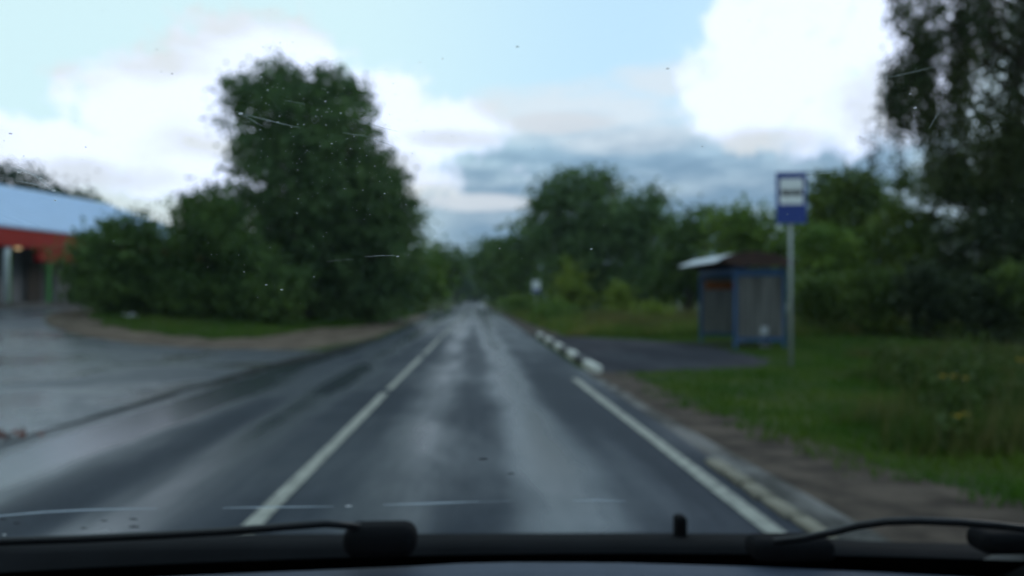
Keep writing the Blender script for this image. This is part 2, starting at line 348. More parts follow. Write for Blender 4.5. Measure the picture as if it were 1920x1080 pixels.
# ------------------------------------------------------------------ ground
def S(t): t = np.clip(t, 0, 1); return t * t * (3 - 2 * t)
def H(x, y): return 0.9 * S((np.asarray(y, float) - 14) / 24) * S((-np.asarray(x, float) - 5) / 13)
def jit(n, amp, seed, octs=((1, 6), (0.5, 2), (0.3, 0.7)), step=0.25):
    r = np.random.default_rng(seed); out = np.zeros(n); s = np.arange(n) * step
    for a, wl in octs:
        k = int(n * step / wl) + 3; out += a * np.interp(s / wl, np.arange(k), r.uniform(-1, 1, k))
    return out * amp
def sheet(name, y0, y1, left, right, off, mat, nx=10, jl=0.0, jr=0.0, seed=1, step=0.25, kind='structure', parent=None):
    ys = np.arange(y0, y1 + 1e-6, step)
    L = np.interp(ys, *zip(*left)) if not np.isscalar(left) else np.full(len(ys), float(left))
    R = np.interp(ys, *zip(*right)) if not np.isscalar(right) else np.full(len(ys), float(right))
    L = L + jit(len(ys), jl, seed, step=step); R = R + jit(len(ys), jr, seed + 50, step=step)
    R = np.maximum(R, L + 0.01)
    f = np.linspace(0, 1, nx + 1)
    X = L[:, None] * (1 - f) + R[:, None] * f; Y = np.repeat(ys[:, None], nx + 1, 1); Z = H(X, Y) + off
    b = MB(); b.grid([list(zip(X[i], Y[i], Z[i])) for i in range(len(ys))])
    o = put(name, b.mesh(name, mat, True), parent)
    if kind: o['kind'] = kind
    return o
gx = np.concatenate([np.linspace(-480, -64, 12)[:-1], np.arange(-64, -22, 2), np.arange(-22, -3, 0.5), np.arange(-3, 20, 1.0), np.arange(20, 60, 4), np.linspace(60, 480, 12)])
gy = np.concatenate([np.arange(-40, 10, 5), np.arange(10, 44, 0.5), np.arange(44, 120, 4), np.linspace(120, 640, 12)])
b = MB(); b.grid([[(x, y, float(H(x, y))) for x in gx] for y in gy])
tag(put('ground', b.mesh('ground', M['soil'], True)), kind='structure')

EDGE_L = [(-6, -4.5), (12.2, -4.46), (16.2, -4.25), (21.8, -3.58), (25.6, -3.2), (48, -3.2), (112, -2.9), (230, -2.4)]
ISLAND = [(21.6, -5.4), (21.85, -4.73), (23.5, -4.2), (27.2, -3.55), (51, -3.15), (75, -3.0)]           # rim beside the road
RIM_F = [(21.6, -5.6), (21.75, -6.98), (23.1, -9.64), (25.7, -12.7), (27.5, -14.29), (29.55, -15.54), (33, -17.0), (44, -18.5)]
GRASS_F = [(25.5, -7.6), (25.85, -8.29), (26.65, -10.27), (28.55, -12.83), (31.85, -15.0), (36, -15.9), (44, -16.6)]
sheet('yard', -6, 46, -70, [(-6, -4.3), (12.2, -4.3), (16.2, -4.1), (21.3, -3.4), (21.6, -5.6)] + RIM_F[1:], 0.006, M['yard'], 90, 0, 0.05, 3, 0.5)
sheet('dirt_rim', 21.6, 75, RIM_F + [(75, -19)], ISLAND, 0.004, M['rim_dirt'], 24, 0.10, 0.06, 5)
sheet('road', -6, 236, EDGE_L, [(-6, 2.08), (60, 2.08), (112, 2.0), (236, 1.6)], 0.012, M['asphalt'], 18, 0.05, 0.02, 7, 0.5)
sheet('side_road', 60, 78, [(60, -30), (78, -40)], [(60, -2.6), (78, -2.6)], 0.008, M['yard'], 20, 0, 0, 8, 1.0)
sheet('bus_bay', 14.9, 28.5, 2.32, [(14.9, 2.6), (15.2, 4.6), (15.8, 5.9), (17.5, 6.6), (23.6, 6.9), (26, 5.4), (28.5, 3.2)], 0.010, M['bay'], 10, 0, 0.12, 9)
sheet('dirt_verge', 3, 15.3, 2.1, [(3, 4.2), (4.5, 4.0), (5.3, 3.7), (6.2, 3.4), (8.7, 3.05), (10.5, 2.85), (14.5, 2.85), (15.3, 2.95)], 0.005, M['dirt'], 8, 0, 0.2, 11)
sheet('far_verge', 28, 110, 2.0, [(28, 3.2), (40, 3.0), (60, 2.7), (110, 2.4)], 0.005, M['dirt'], 6, 0, 0.1, 12, 0.5)
sheet('gravel_shoulder', -2, 16.0, 2.02, [(-2, 2.42), (5, 2.36), (8.7, 2.32), (12, 2.28), (15, 2.2), (16, 2.06)], 0.009, M['shoulder'], 4, 0, 0.05, 13)
sheet('asphalt_patching', 6.5, 27, [(6.5, -4.62), (12.2, -4.58), (16.2, -4.36), (21.8, -3.72), (27, -3.28)], [(6.5, -4.36), (9, -4.22), (12.2, -4.15), (16.2, -3.85), (21.8, -3.15), (27, -2.95)], 0.017, M['crack'], 4, 0.16, 0.22, 15)
# painted lines
def stripe(name, y0, y1, x, w, seed):
    return sheet(name, y0, y1, [(y0, x(y0) - w / 2), (y1, x(y1) - w / 2)], [(y0, x(y0) + w / 2), (y1, x(y1) + w / 2)], 0.020, M['paint'], 2, 0.008, 0.008, seed, 0.15)
xc = lambda y: -1.36 + 0.010 * (y - 5)
xe = lambda y: 1.80 - 0.008 * (y - 5)
lines = tag(put('road_markings', None), kind='structure')
for i, (a, c_) in enumerate(((1.5, 11.75), (12.2, 19.0), (19.7, 27.5), (28.6, 38), (40, 50), (53, 62))):
    o = stripe('centre_line_dash', a, c_, xc, 0.115, 20 + i); o.parent = lines; del o['kind']
o = stripe('edge_line', 1.5, 13.7, xe, 0.125, 40); o.parent = lines; del o['kind']

# kerb of whitewashed and black stones along the bus bay
kerb = tag(put('kerb', None, None, (2.33, 14.9, 0)), kind='structure')
def stone(mat, n):
    b = MB(); b.box((0, 0, 0.03), (0.17, n - 0.012, 0.22)); return b.mesh('kerb_stone', mat)
ms = {k: stone(M['kerb_white' if k == 'w' else 'kerb_black'], 0.74) for k in 'wb'}
r_ = random.Random(4)
for i in range(20):
    k = 'b' if i % 4 >= 2 else 'w'
    o = put('kerb_stone', ms[k], kerb, (r_.uniform(-0.012, 0.012), i * 0.745 + 0.3, r_.uniform(-0.012, 0.008)), r_.uniform(-0.012, 0.012)); bevel(o, 0.02)
# pale concrete edging stones half buried beside the edge line
edg = tag(put('road_edging', None, None, (2.04, 4.5, 0)), kind='structure')
yy = -2.6
for i in range(12):
    L_ = r_.uniform(0.34, 0.52)
    b = MB(); b.prism([(-0.05 - r_.uniform(0, .03), 0, 0), (0.055 + r_.uniform(0, .03), 0.01, 0), (0.06 + r_.uniform(-.02, .02), L_ - .02, 0), (-0.045 - r_.uniform(0, .02), L_ - .01, 0)], (0, 0, 0.05))
    o = put('edging_stone', b.mesh('edging_stone', M['edging']), edg, (r_.uniform(-0.01, 0.02), yy, -0.005 + r_.uniform(-.006, .008))); bevel(o, 0.012); yy += L_ + r_.uniform(0.0, 0.015)
    
    if yy > 2.0: break

# ------------------------------------------------------------------ foliage
def leafquads(C, size, up=0.25, droop=0.0):
    """A leaf-sized pointed quad at each of the points C."""
    n = len(C)
    a = rng.normal(size=(n, 3)); a[:, 2] = a[:, 2] * (0.8 if droop == 0 else 0.4) - droop; a /= np.linalg.norm(a, axis=1)[:, None]
    w = rng.normal(size=(n, 3)); w[:, 2] += up; w -= (w * a).sum(1)[:, None] * a; w /= np.linalg.norm(w, axis=1)[:, None] + 1e-9
    s = size * rng.uniform(0.6, 1.4, (n, 1))
    V = np.empty((n, 4, 3)); V[:, 0] = C - a * s * 0.55; V[:, 1] = C + w * s * 0.33; V[:, 2] = C + a * s * 0.55; V[:, 3] = C - w * s * 0.33
    return V.reshape(-1, 3)
def crown_points(lobes, n_cl, per, spread, shell=0.55):
    lobes = np.array(lobes, float); w = lobes[:, 3] ** 2; w /= w.sum()
    k = rng.choice(len(lobes), n_cl, p=w)
    d = rng.normal(size=(n_cl, 3)); d /= np.linalg.norm(d, axis=1)[:, None]
    r = lobes[k, 3] * (1 - shell * rng.random(n_cl) ** 1.6) * rng.uniform(0.9, 1.08, n_cl)
    sq = np.array([1.0, 1.0, 0.95])
    c = lobes[k, :3] + d * r[:, None] * sq
    c = c[c[:, 2] > 0.15]
    P_ = np.repeat(c, per, 0) + rng.normal(size=(len(c) * per, 3)) * spread * np.array([1, 1, 0.7]) * np.repeat(rng.uniform(0.6, 1.4, len(c)), per)[:, None]
    return P_[P_[:, 2] > -0.2]
def tree(name, x, y, lobes, mat, label, cat, n_cl, per=60, leaf=0.22, spread=0.45, trunk_r=0.2, group=None, trunk_mat='bark', droop=0.0, trunk=True):
    """Lobes are (dx, dy, z, r) about the base of the tree."""
    z0 = float(H(x, y))
    t = root(name, (x, y, z0), label, cat, group)
    P_ = crown_points(lobes, n_cl, per, spread)
    put('crown', fastmesh('crown', leafquads(P_, leaf, droop=droop), 4, M[mat]), t)
    b = MB(); top = max(l[2] for l in lobes); mid = sum(l[0] for l in lobes) / len(lobes)
    hz = top * 0.45
    def lean(f): return mid * 0.5 * f
    b.tube([(0, 0, -0.15), (lean(.3), 0.05, hz * 0.4), (lean(.7), 0, hz), (lean(1), 0.05, top * 0.8)], [trunk_r * 1.25, trunk_r, trunk_r * 0.75, trunk_r * 0.25], 8)
    for lx, ly, lz, lr in lobes:
        st = min(hz, lz * 0.55)
        b.tube([(lean(.5), 0, st), ((lean(.5) + lx) * 0.5, ly * 0.55, st + (lz - st) * 0.6), (lx, ly, lz)], [trunk_r * 0.5, trunk_r * 0.3, trunk_r * 0.08], 6)
    put('trunk', b.mesh('trunk', M[trunk_mat], True), t)
    return t
TREES = [
  {'name': 'large_tree', 'x': -8.7, 'y': 42, 'lobes': [(-2.88, -0.42, 11.91, 1.35), (-1.51, 0.07, 12.28, 1.41), (0.69, -0.21, 12.14, 1.35), (1.93, 0.17, 11.58, 1.35), (-1.92, 0.34, 10.31, 2.25), (0.41, -1.32, 9.89, 2.53), (2.07, -1.28, 9.19, 2.19), (3.17, 0.8, 7.64, 1.97), (-0.96, -0.81, 7.64, 2.81), (1.52, -0.99, 6.79, 3.09), (3.87, 1.14, 5.81, 1.91), (4.98, -0.04, 5.39, 1.18), (-2.61, 1.08, 5.11, 2.67), (-0.14, -0.1, 4.26, 3.38), (2.62, 0.52, 3.7, 3.09), (4.56, -0.65, 3.56, 1.55), (-2.06, 0.41, 2.29, 2.53), (1.79, 1.18, 1.73, 2.67), (4.01, 0.05, 1.73, 1.69)], 'mat': 'leaf_willow', 'label': 'tall dark broad tree with a rounded top, the highest left of the road', 'cat': 'tree', 'n_cl': 1500, 'per': 46, 'leaf': 0.244, 'spread': 0.38, 'trunk_r': 0.35},
  {'name': 'bush', 'x': -15.26, 'y': 33, 'lobes': [(0.0, 0.27, 2.98, 0.93), (-0.63, 0.15, 1.98, 0.71), (0.42, -0.69, 1.76, 1.33), (-0.32, 0.27, 0.88, 0.88), (0.95, 0.13, 0.99, 1.22)], 'mat': 'leaf_dark', 'label': 'low dark bush at the left end of the island, in front of the shop roof', 'cat': 'bush', 'n_cl': 137, 'per': 46, 'leaf': 0.191, 'spread': 0.3, 'trunk_r': 0.09},
  {'name': 'bush', 'x': -13.46, 'y': 33.5, 'lobes': [(-0.11, -0.22, 3.58, 0.94), (-0.43, -0.69, 2.79, 1.23), (0.54, 0.59, 2.35, 1.35), (0.0, -0.05, 1.22, 1.46), (0.97, 0.32, 1.11, 1.23)], 'mat': 'leaf_dark', 'label': 'rounded dark bush second from the left on the island, rising before the roof end', 'cat': 'bush', 'n_cl': 194, 'per': 46, 'leaf': 0.194, 'spread': 0.3, 'trunk_r': 0.1},
  {'name': 'small_tree', 'x': -11.69, 'y': 35, 'lobes': [(-0.34, 0.3, 5.01, 0.66), (0.34, 0.16, 5.36, 0.61), (-0.45, 0.65, 3.96, 1.29), (0.68, -0.18, 3.72, 1.41), (0.23, 0.63, 2.32, 1.76), (-0.23, -0.11, 1.14, 1.64), (1.13, 0.86, 1.38, 1.64)], 'mat': 'leaf_dark', 'label': 'bushy small tree with a ragged pointed top beside the tall broad tree', 'cat': 'tree', 'n_cl': 293, 'per': 46, 'leaf': 0.203, 'spread': 0.32, 'trunk_r': 0.14},
  {'name': 'bush', 'x': -9.55, 'y': 35.5, 'lobes': [(-0.23, 0.76, 2.06, 1.66), (0.93, -0.69, 1.59, 1.43), (-0.69, -0.52, 1.11, 1.19), (1.39, -0.32, 0.92, 0.95)], 'mat': 'leaf_dark', 'label': 'dark shadowy bush at the foot of the tall broad tree', 'cat': 'bush', 'n_cl': 157, 'per': 46, 'leaf': 0.206, 'spread': 0.32, 'trunk_r': 0.07},
  {'name': 'bush', 'x': -6.05, 'y': 46, 'lobes': [(-0.3, 0.86, 3.17, 1.54), (-1.21, -0.12, 1.94, 1.54), (0.91, 0.21, 2.09, 1.39), (0.3, -0.29, 1.32, 1.23)], 'mat': 'leaf_green', 'label': 'green bush at the right foot of the tall broad tree, beside the verge', 'cat': 'bush', 'n_cl': 107, 'per': 46, 'leaf': 0.267, 'spread': 0.41, 'trunk_r': 0.09},
  {'name': 'tree', 'x': -5.12, 'y': 68, 'lobes': [(-0.23, 0.02, 4.48, 1.82), (1.13, -0.22, 3.8, 1.59), (-0.68, -0.33, 2.2, 1.82), (1.13, 0.18, 1.98, 1.73)], 'mat': 'leaf_green', 'label': 'low green tree just past the tall broad tree on the left verge', 'cat': 'tree', 'n_cl': 73, 'per': 46, 'leaf': 0.394, 'spread': 0.61, 'trunk_r': 0.12},
  {'name': 'tree', 'x': -3.86, 'y': 92, 'lobes': [(-0.31, 0.19, 5.56, 1.85), (1.23, 0.78, 4.94, 1.6), (0.31, 0.46, 2.79, 2.1), (-1.53, 0.82, 2.17, 1.6)], 'mat': 'leaf_dark', 'label': 'dark round topped tree at the left roadside before the road end', 'cat': 'tree', 'n_cl': 42, 'per': 46, 'leaf': 0.534, 'spread': 0.83, 'trunk_r': 0.14},
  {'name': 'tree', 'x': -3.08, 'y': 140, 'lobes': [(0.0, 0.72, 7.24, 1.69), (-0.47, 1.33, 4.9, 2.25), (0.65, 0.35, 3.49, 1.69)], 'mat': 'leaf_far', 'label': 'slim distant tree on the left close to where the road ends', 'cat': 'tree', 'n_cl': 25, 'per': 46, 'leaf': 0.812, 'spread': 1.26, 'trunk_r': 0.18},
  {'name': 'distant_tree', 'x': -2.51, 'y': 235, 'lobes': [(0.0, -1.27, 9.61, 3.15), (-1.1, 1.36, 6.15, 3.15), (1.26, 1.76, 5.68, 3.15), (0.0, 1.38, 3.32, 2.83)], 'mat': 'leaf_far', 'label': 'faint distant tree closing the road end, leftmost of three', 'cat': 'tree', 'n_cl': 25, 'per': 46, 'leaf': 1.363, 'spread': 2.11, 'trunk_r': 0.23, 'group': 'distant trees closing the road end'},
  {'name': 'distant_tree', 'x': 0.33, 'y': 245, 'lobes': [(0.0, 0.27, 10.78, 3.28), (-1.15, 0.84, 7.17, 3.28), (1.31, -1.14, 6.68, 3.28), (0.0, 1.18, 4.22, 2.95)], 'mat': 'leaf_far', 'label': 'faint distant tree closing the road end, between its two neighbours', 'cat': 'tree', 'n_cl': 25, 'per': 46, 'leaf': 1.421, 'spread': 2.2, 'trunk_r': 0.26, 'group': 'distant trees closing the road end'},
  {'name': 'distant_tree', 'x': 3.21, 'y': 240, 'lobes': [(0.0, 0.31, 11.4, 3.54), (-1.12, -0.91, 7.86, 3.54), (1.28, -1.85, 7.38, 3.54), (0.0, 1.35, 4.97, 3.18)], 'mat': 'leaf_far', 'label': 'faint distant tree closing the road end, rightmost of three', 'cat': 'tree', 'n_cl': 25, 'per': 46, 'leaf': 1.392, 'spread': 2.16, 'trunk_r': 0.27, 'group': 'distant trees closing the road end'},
  {'name': 'tree', 'x': 2.95, 'y': 105, 'lobes': [(-0.35, 1.16, 7.2, 1.97), (-1.76, -0.69, 6.14, 1.41), (1.06, 0.66, 6.85, 1.83), (-0.35, -0.26, 4.03, 2.39), (1.06, -0.83, 2.27, 1.97)], 'mat': 'leaf_dark', 'label': 'dark tree nearest the road end on the right side', 'cat': 'tree', 'n_cl': 47, 'per': 46, 'leaf': 0.609, 'spread': 0.94, 'trunk_r': 0.18},
  {'name': 'tree', 'x': 5.33, 'y': 82, 'lobes': [(-0.28, -0.46, 7.03, 1.87), (-1.38, 0.6, 5.66, 1.87), (0.83, 0.98, 6.21, 2.2), (0.0, -1.35, 3.46, 2.47), (-1.38, 0.26, 2.09, 1.87)], 'mat': 'leaf_dark', 'label': 'dark tree left of the tall twin crowned tree, behind the pale sign', 'cat': 'tree', 'n_cl': 88, 'per': 46, 'leaf': 0.476, 'spread': 0.74, 'trunk_r': 0.17},
  {'name': 'large_tree', 'x': 8.48, 'y': 64, 'lobes': [(-2.38, -0.7, 9.36, 1.29), (-1.0, 0.38, 10.3, 1.46), (0.65, -0.3, 10.52, 1.46), (2.17, 0.67, 10.3, 1.46), (-1.95, 1.19, 7.73, 2.06), (0.65, 0.02, 7.73, 3.0), (2.82, 1.41, 7.3, 2.36), (-1.08, -0.64, 5.16, 2.79), (1.95, -1.63, 4.73, 3.22), (0.22, 0.36, 2.59, 3.0)], 'mat': 'leaf_willow', 'label': 'tall willow like tree with a broad flat crown right of the road', 'cat': 'tree', 'n_cl': 366, 'per': 46, 'leaf': 0.371, 'spread': 0.58, 'trunk_r': 0.3},
  {'name': 'tree', 'x': 12.84, 'y': 60, 'lobes': [(0.12, -0.9, 8.34, 1.61), (-0.61, -0.58, 6.94, 1.61), (1.02, -0.2, 6.53, 1.81), (0.2, 0.32, 4.52, 2.41), (-0.2, -0.99, 2.11, 2.41)], 'mat': 'leaf_willow', 'label': 'rounded tree beside the broad flat crowned willow, slightly lower', 'cat': 'tree', 'n_cl': 155, 'per': 46, 'leaf': 0.348, 'spread': 0.54, 'trunk_r': 0.2},
  {'name': 'tree', 'x': 14.15, 'y': 52, 'lobes': [(0.71, -0.73, 6.03, 1.32), (-0.36, 0.61, 5.33, 1.39), (0.36, -0.47, 3.76, 2.09), (-0.71, 0.96, 2.37, 1.74), (1.43, 0.83, 2.02, 1.74)], 'mat': 'leaf_dark', 'label': 'dark low tree rising behind the left end of the shelter roof', 'cat': 'tree', 'n_cl': 145, 'per': 46, 'leaf': 0.302, 'spread': 0.47, 'trunk_r': 0.15},
  {'name': 'tree', 'x': 16.0, 'y': 46, 'lobes': [(-1.11, -0.18, 5.34, 1.23), (0.48, -0.05, 5.81, 1.08), (0.0, 0.04, 4.42, 1.69), (1.59, 0.27, 4.57, 1.54), (-0.64, 0.21, 2.88, 1.85), (1.27, 0.13, 2.57, 1.85)], 'mat': 'leaf_green', 'label': 'pale green tree rising behind the shelter roof, left of the sign', 'cat': 'tree', 'n_cl': 193, 'per': 46, 'leaf': 0.267, 'spread': 0.41, 'trunk_r': 0.15},
  {'name': 'tree', 'x': 18.24, 'y': 38, 'lobes': [(-0.66, 0.14, 6.7, 0.97), (0.53, 0.57, 6.7, 1.07), (1.33, 0.01, 6.19, 0.89), (-1.06, -0.09, 5.43, 1.15), (0.27, 0.47, 4.92, 1.78), (1.6, -0.44, 4.41, 1.4), (-0.8, -0.36, 3.64, 1.53), (0.8, 1.17, 2.37, 2.04)], 'mat': 'leaf_olive', 'label': 'tall rounded tree just right of the bus stop sign', 'cat': 'tree', 'n_cl': 305, 'per': 46, 'leaf': 0.22, 'spread': 0.34, 'trunk_r': 0.17},
  {'name': 'tree', 'x': 14.69, 'y': 33, 'lobes': [(-0.23, 0.03, 3.8, 0.99), (0.69, 0.06, 3.13, 0.99), (-0.46, -0.65, 2.47, 1.11), (0.46, -0.12, 1.58, 1.22)], 'mat': 'leaf_green', 'label': 'lower leafy green tree behind the bus stop sign pole', 'cat': 'tree', 'n_cl': 107, 'per': 46, 'leaf': 0.191, 'spread': 0.3, 'trunk_r': 0.1},
  {'name': 'tree', 'x': 18.17, 'y': 32, 'lobes': [(0.23, 0.09, 5.87, 0.9), (1.13, -0.49, 6.08, 0.86), (-0.56, 0.15, 4.15, 1.07), (0.56, 0.19, 3.94, 1.18), (-0.34, -0.79, 2.44, 1.5), (0.79, 0.23, 2.01, 1.5)], 'mat': 'leaf_olive', 'label': 'dark tree behind the drooping birch twigs, its left neighbour', 'cat': 'tree', 'n_cl': 233, 'per': 46, 'leaf': 0.186, 'spread': 0.29, 'trunk_r': 0.15},
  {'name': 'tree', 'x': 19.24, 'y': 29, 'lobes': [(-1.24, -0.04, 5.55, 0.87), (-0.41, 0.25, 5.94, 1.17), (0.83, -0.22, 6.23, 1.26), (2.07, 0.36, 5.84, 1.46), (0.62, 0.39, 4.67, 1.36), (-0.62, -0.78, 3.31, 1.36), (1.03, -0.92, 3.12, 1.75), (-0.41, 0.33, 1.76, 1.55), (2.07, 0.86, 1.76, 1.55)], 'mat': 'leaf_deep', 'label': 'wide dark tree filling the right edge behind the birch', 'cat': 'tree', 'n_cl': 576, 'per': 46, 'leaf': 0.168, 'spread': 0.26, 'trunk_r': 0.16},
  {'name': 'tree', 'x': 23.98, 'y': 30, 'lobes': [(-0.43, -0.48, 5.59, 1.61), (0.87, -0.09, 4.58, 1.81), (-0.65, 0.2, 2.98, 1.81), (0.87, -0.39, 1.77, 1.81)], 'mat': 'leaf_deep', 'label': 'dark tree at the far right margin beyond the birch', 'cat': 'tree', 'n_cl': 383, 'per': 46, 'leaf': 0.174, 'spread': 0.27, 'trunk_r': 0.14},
  {'name': 'bush', 'x': 12.91, 'y': 29, 'lobes': [(-0.4, -0.12, 1.37, 0.74), (0.4, -0.17, 1.27, 0.78), (0.0, -0.11, 0.59, 0.68)], 'mat': 'leaf_olive', 'label': 'dark low bush right of the shelter behind the sign pole', 'cat': 'bush', 'n_cl': 53, 'per': 46, 'leaf': 0.168, 'spread': 0.26, 'trunk_r': 0.05, 'group': 'bushes along the right wood edge'},
  {'name': 'bush', 'x': 14.42, 'y': 28, 'lobes': [(-0.39, 0.1, 1.66, 0.84), (0.59, -0.2, 1.37, 0.84), (0.0, -0.11, 0.72, 0.75)], 'mat': 'leaf_olive', 'label': 'dark low bush in the hedge between sign pole and birch trunk', 'cat': 'bush', 'n_cl': 70, 'per': 46, 'leaf': 0.162, 'spread': 0.25, 'trunk_r': 0.06, 'group': 'bushes along the right wood edge'},
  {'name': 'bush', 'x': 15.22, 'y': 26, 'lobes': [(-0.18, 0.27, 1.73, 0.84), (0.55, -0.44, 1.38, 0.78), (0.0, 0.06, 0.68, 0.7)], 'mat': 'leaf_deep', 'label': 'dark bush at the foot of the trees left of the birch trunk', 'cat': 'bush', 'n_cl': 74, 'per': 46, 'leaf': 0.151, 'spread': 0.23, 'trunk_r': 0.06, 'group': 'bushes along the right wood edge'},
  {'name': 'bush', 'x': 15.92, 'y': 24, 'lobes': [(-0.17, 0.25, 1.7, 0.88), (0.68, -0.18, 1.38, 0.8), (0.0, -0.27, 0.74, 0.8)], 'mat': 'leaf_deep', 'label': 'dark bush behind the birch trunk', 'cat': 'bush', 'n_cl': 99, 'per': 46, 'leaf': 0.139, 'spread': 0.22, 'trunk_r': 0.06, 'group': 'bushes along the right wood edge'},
  {'name': 'bush', 'x': 17.06, 'y': 23, 'lobes': [(-0.33, 0.34, 1.69, 0.92), (0.66, -0.29, 1.38, 0.92), (0.16, -0.29, 0.77, 0.77)], 'mat': 'leaf_olive', 'label': 'greenish bush at the right margin past the birch trunk', 'cat': 'bush', 'n_cl': 120, 'per': 46, 'leaf': 0.133, 'spread': 0.21, 'trunk_r': 0.06, 'group': 'bushes along the right wood edge'},
  {'name': 'sapling', 'x': 6.43, 'y': 52, 'lobes': [(-0.14, -0.02, 3.42, 0.31), (-0.21, 0.12, 2.79, 0.49), (0.21, -0.22, 2.3, 0.45), (-0.28, -0.12, 1.85, 0.56), (0.42, -0.11, 1.4, 0.56), (-0.14, 0.25, 1.12, 0.63)], 'mat': 'leaf_yellow', 'label': 'yellow green sapling with a pointed top standing before the tall willow', 'cat': 'sapling', 'n_cl': 25, 'per': 46, 'leaf': 0.241, 'spread': 0.47, 'trunk_r': 0.1},
  {'name': 'sapling', 'x': 9.17, 'y': 50, 'lobes': [(-0.1, -0.02, 1.83, 0.27), (0.0, 0.16, 1.26, 0.37), (0.2, -0.19, 0.73, 0.47)], 'mat': 'leaf_yellow', 'label': 'smaller yellow green sapling before the rounded tree', 'cat': 'sapling', 'n_cl': 25, 'per': 46, 'leaf': 0.232, 'spread': 0.45, 'trunk_r': 0.06},
  {'name': 'bush', 'x': 4.22, 'y': 40, 'lobes': [(-0.62, -0.07, 0.55, 0.38), (0.0, 0.09, 0.65, 0.48), (0.57, 0.19, 0.44, 0.4), (0.0, -0.03, 0.28, 0.48)], 'mat': 'leaf_green', 'label': 'low light green bush on the right verge below the pale distant sign', 'cat': 'bush', 'n_cl': 25, 'per': 46, 'leaf': 0.186, 'spread': 0.36, 'trunk_r': 0.03},
  {'name': 'bush', 'x': 9.11, 'y': 40, 'lobes': [(-0.35, -0.08, 0.49, 0.24), (0.14, -0.12, 0.44, 0.27)], 'mat': 'leaf_yellow', 'label': 'small yellowish bush in the long grass left of the shelter', 'cat': 'bush', 'n_cl': 25, 'per': 46, 'leaf': 0.186, 'spread': 0.36, 'trunk_r': 0.03},
  {'name': 'bush', 'x': 4.42, 'y': 68, 'lobes': [(-0.91, 0.02, 0.52, 0.55), (0.23, -0.24, 0.61, 0.64), (0.92, 0.2, 0.38, 0.55)], 'mat': 'leaf_green', 'label': 'small green bush on the verge left of the pale distant sign', 'cat': 'bush', 'n_cl': 25, 'per': 46, 'leaf': 0.316, 'spread': 0.61, 'trunk_r': 0.03},
  {'name': 'pine_tree', 'x': -44.26, 'y': 72, 'lobes': [(0.0, 0.29, 12.15, 0.72), (-0.54, -0.37, 11.28, 0.96), (0.54, -0.28, 10.99, 1.06), (0.0, 0.6, 9.55, 1.64), (0.0, 0.31, 7.62, 1.83), (0.0, 0.71, 5.21, 1.93)], 'mat': 'leaf_pine', 'label': 'dark pine behind the blue roof, cut by the left picture edge', 'cat': 'tree', 'n_cl': 52, 'per': 46, 'leaf': 0.418, 'spread': 0.65, 'trunk_r': 0.29},
  {'name': 'pine_tree', 'x': -42.22, 'y': 74, 'lobes': [(0.0, -0.14, 12.08, 0.74), (-0.56, -0.44, 11.19, 0.99), (0.56, -0.27, 10.89, 1.09), (0.0, 0.59, 9.4, 1.69), (0.0, -0.52, 7.42, 1.88), (0.0, -0.37, 4.94, 1.98)], 'mat': 'leaf_pine', 'label': 'dark pine behind the blue roof, tallest in view', 'cat': 'tree', 'n_cl': 52, 'per': 46, 'leaf': 0.429, 'spread': 0.67, 'trunk_r': 0.29},
  {'name': 'pine_tree', 'x': -40.96, 'y': 76, 'lobes': [(0.0, -0.08, 11.53, 0.76), (-0.58, -0.1, 10.61, 1.02), (0.58, -0.12, 10.3, 1.12), (0.0, 0.87, 8.78, 1.73), (0.0, -0.8, 6.74, 1.93), (0.0, -1.21, 4.2, 2.04)], 'mat': 'leaf_pine', 'label': 'dark pine behind the blue roof, second from the left edge', 'cat': 'tree', 'n_cl': 52, 'per': 46, 'leaf': 0.441, 'spread': 0.68, 'trunk_r': 0.27},
  {'name': 'pine_tree', 'x': -40.05, 'y': 78, 'lobes': [(0.0, 0.42, 10.77, 0.78), (-0.59, 0.48, 9.83, 1.04), (0.6, 0.67, 9.52, 1.15), (0.0, -0.14, 7.95, 1.78), (0.0, 1.07, 5.86, 1.99), (0.0, 1.07, 3.25, 2.09)], 'mat': 'leaf_pine', 'label': 'lower dark pine behind the blue roof, third along', 'cat': 'tree', 'n_cl': 53, 'per': 46, 'leaf': 0.452, 'spread': 0.7, 'trunk_r': 0.26},
  {'name': 'pine_tree', 'x': -39.3, 'y': 80, 'lobes': [(0.0, -0.27, 10.5, 0.8), (-0.61, 0.32, 9.53, 1.07), (0.61, 0.48, 9.21, 1.18), (0.0, 0.36, 7.6, 1.82), (0.0, 0.05, 5.46, 2.04), (0.0, -0.54, 2.78, 2.14)], 'mat': 'leaf_pine', 'label': 'lowest dark pine behind the blue roof, nearest the bushes', 'cat': 'tree', 'n_cl': 52, 'per': 46, 'leaf': 0.464, 'spread': 0.72, 'trunk_r': 0.25},
  {'name': 'tree', 'x': -39.04, 'y': 85, 'lobes': [(-0.16, -0.15, 9.75, 0.8), (0.27, -0.34, 8.61, 1.02), (-0.27, -0.71, 7.19, 1.37), (0.0, 0.18, 4.34, 1.71)], 'mat': 'leaf_yellow', 'label': 'thin pale tree top showing past the end of the blue roof', 'cat': 'tree', 'n_cl': 25, 'per': 46, 'leaf': 0.493, 'spread': 0.76, 'trunk_r': 0.23}]
for a in TREES:
    tree(**a)

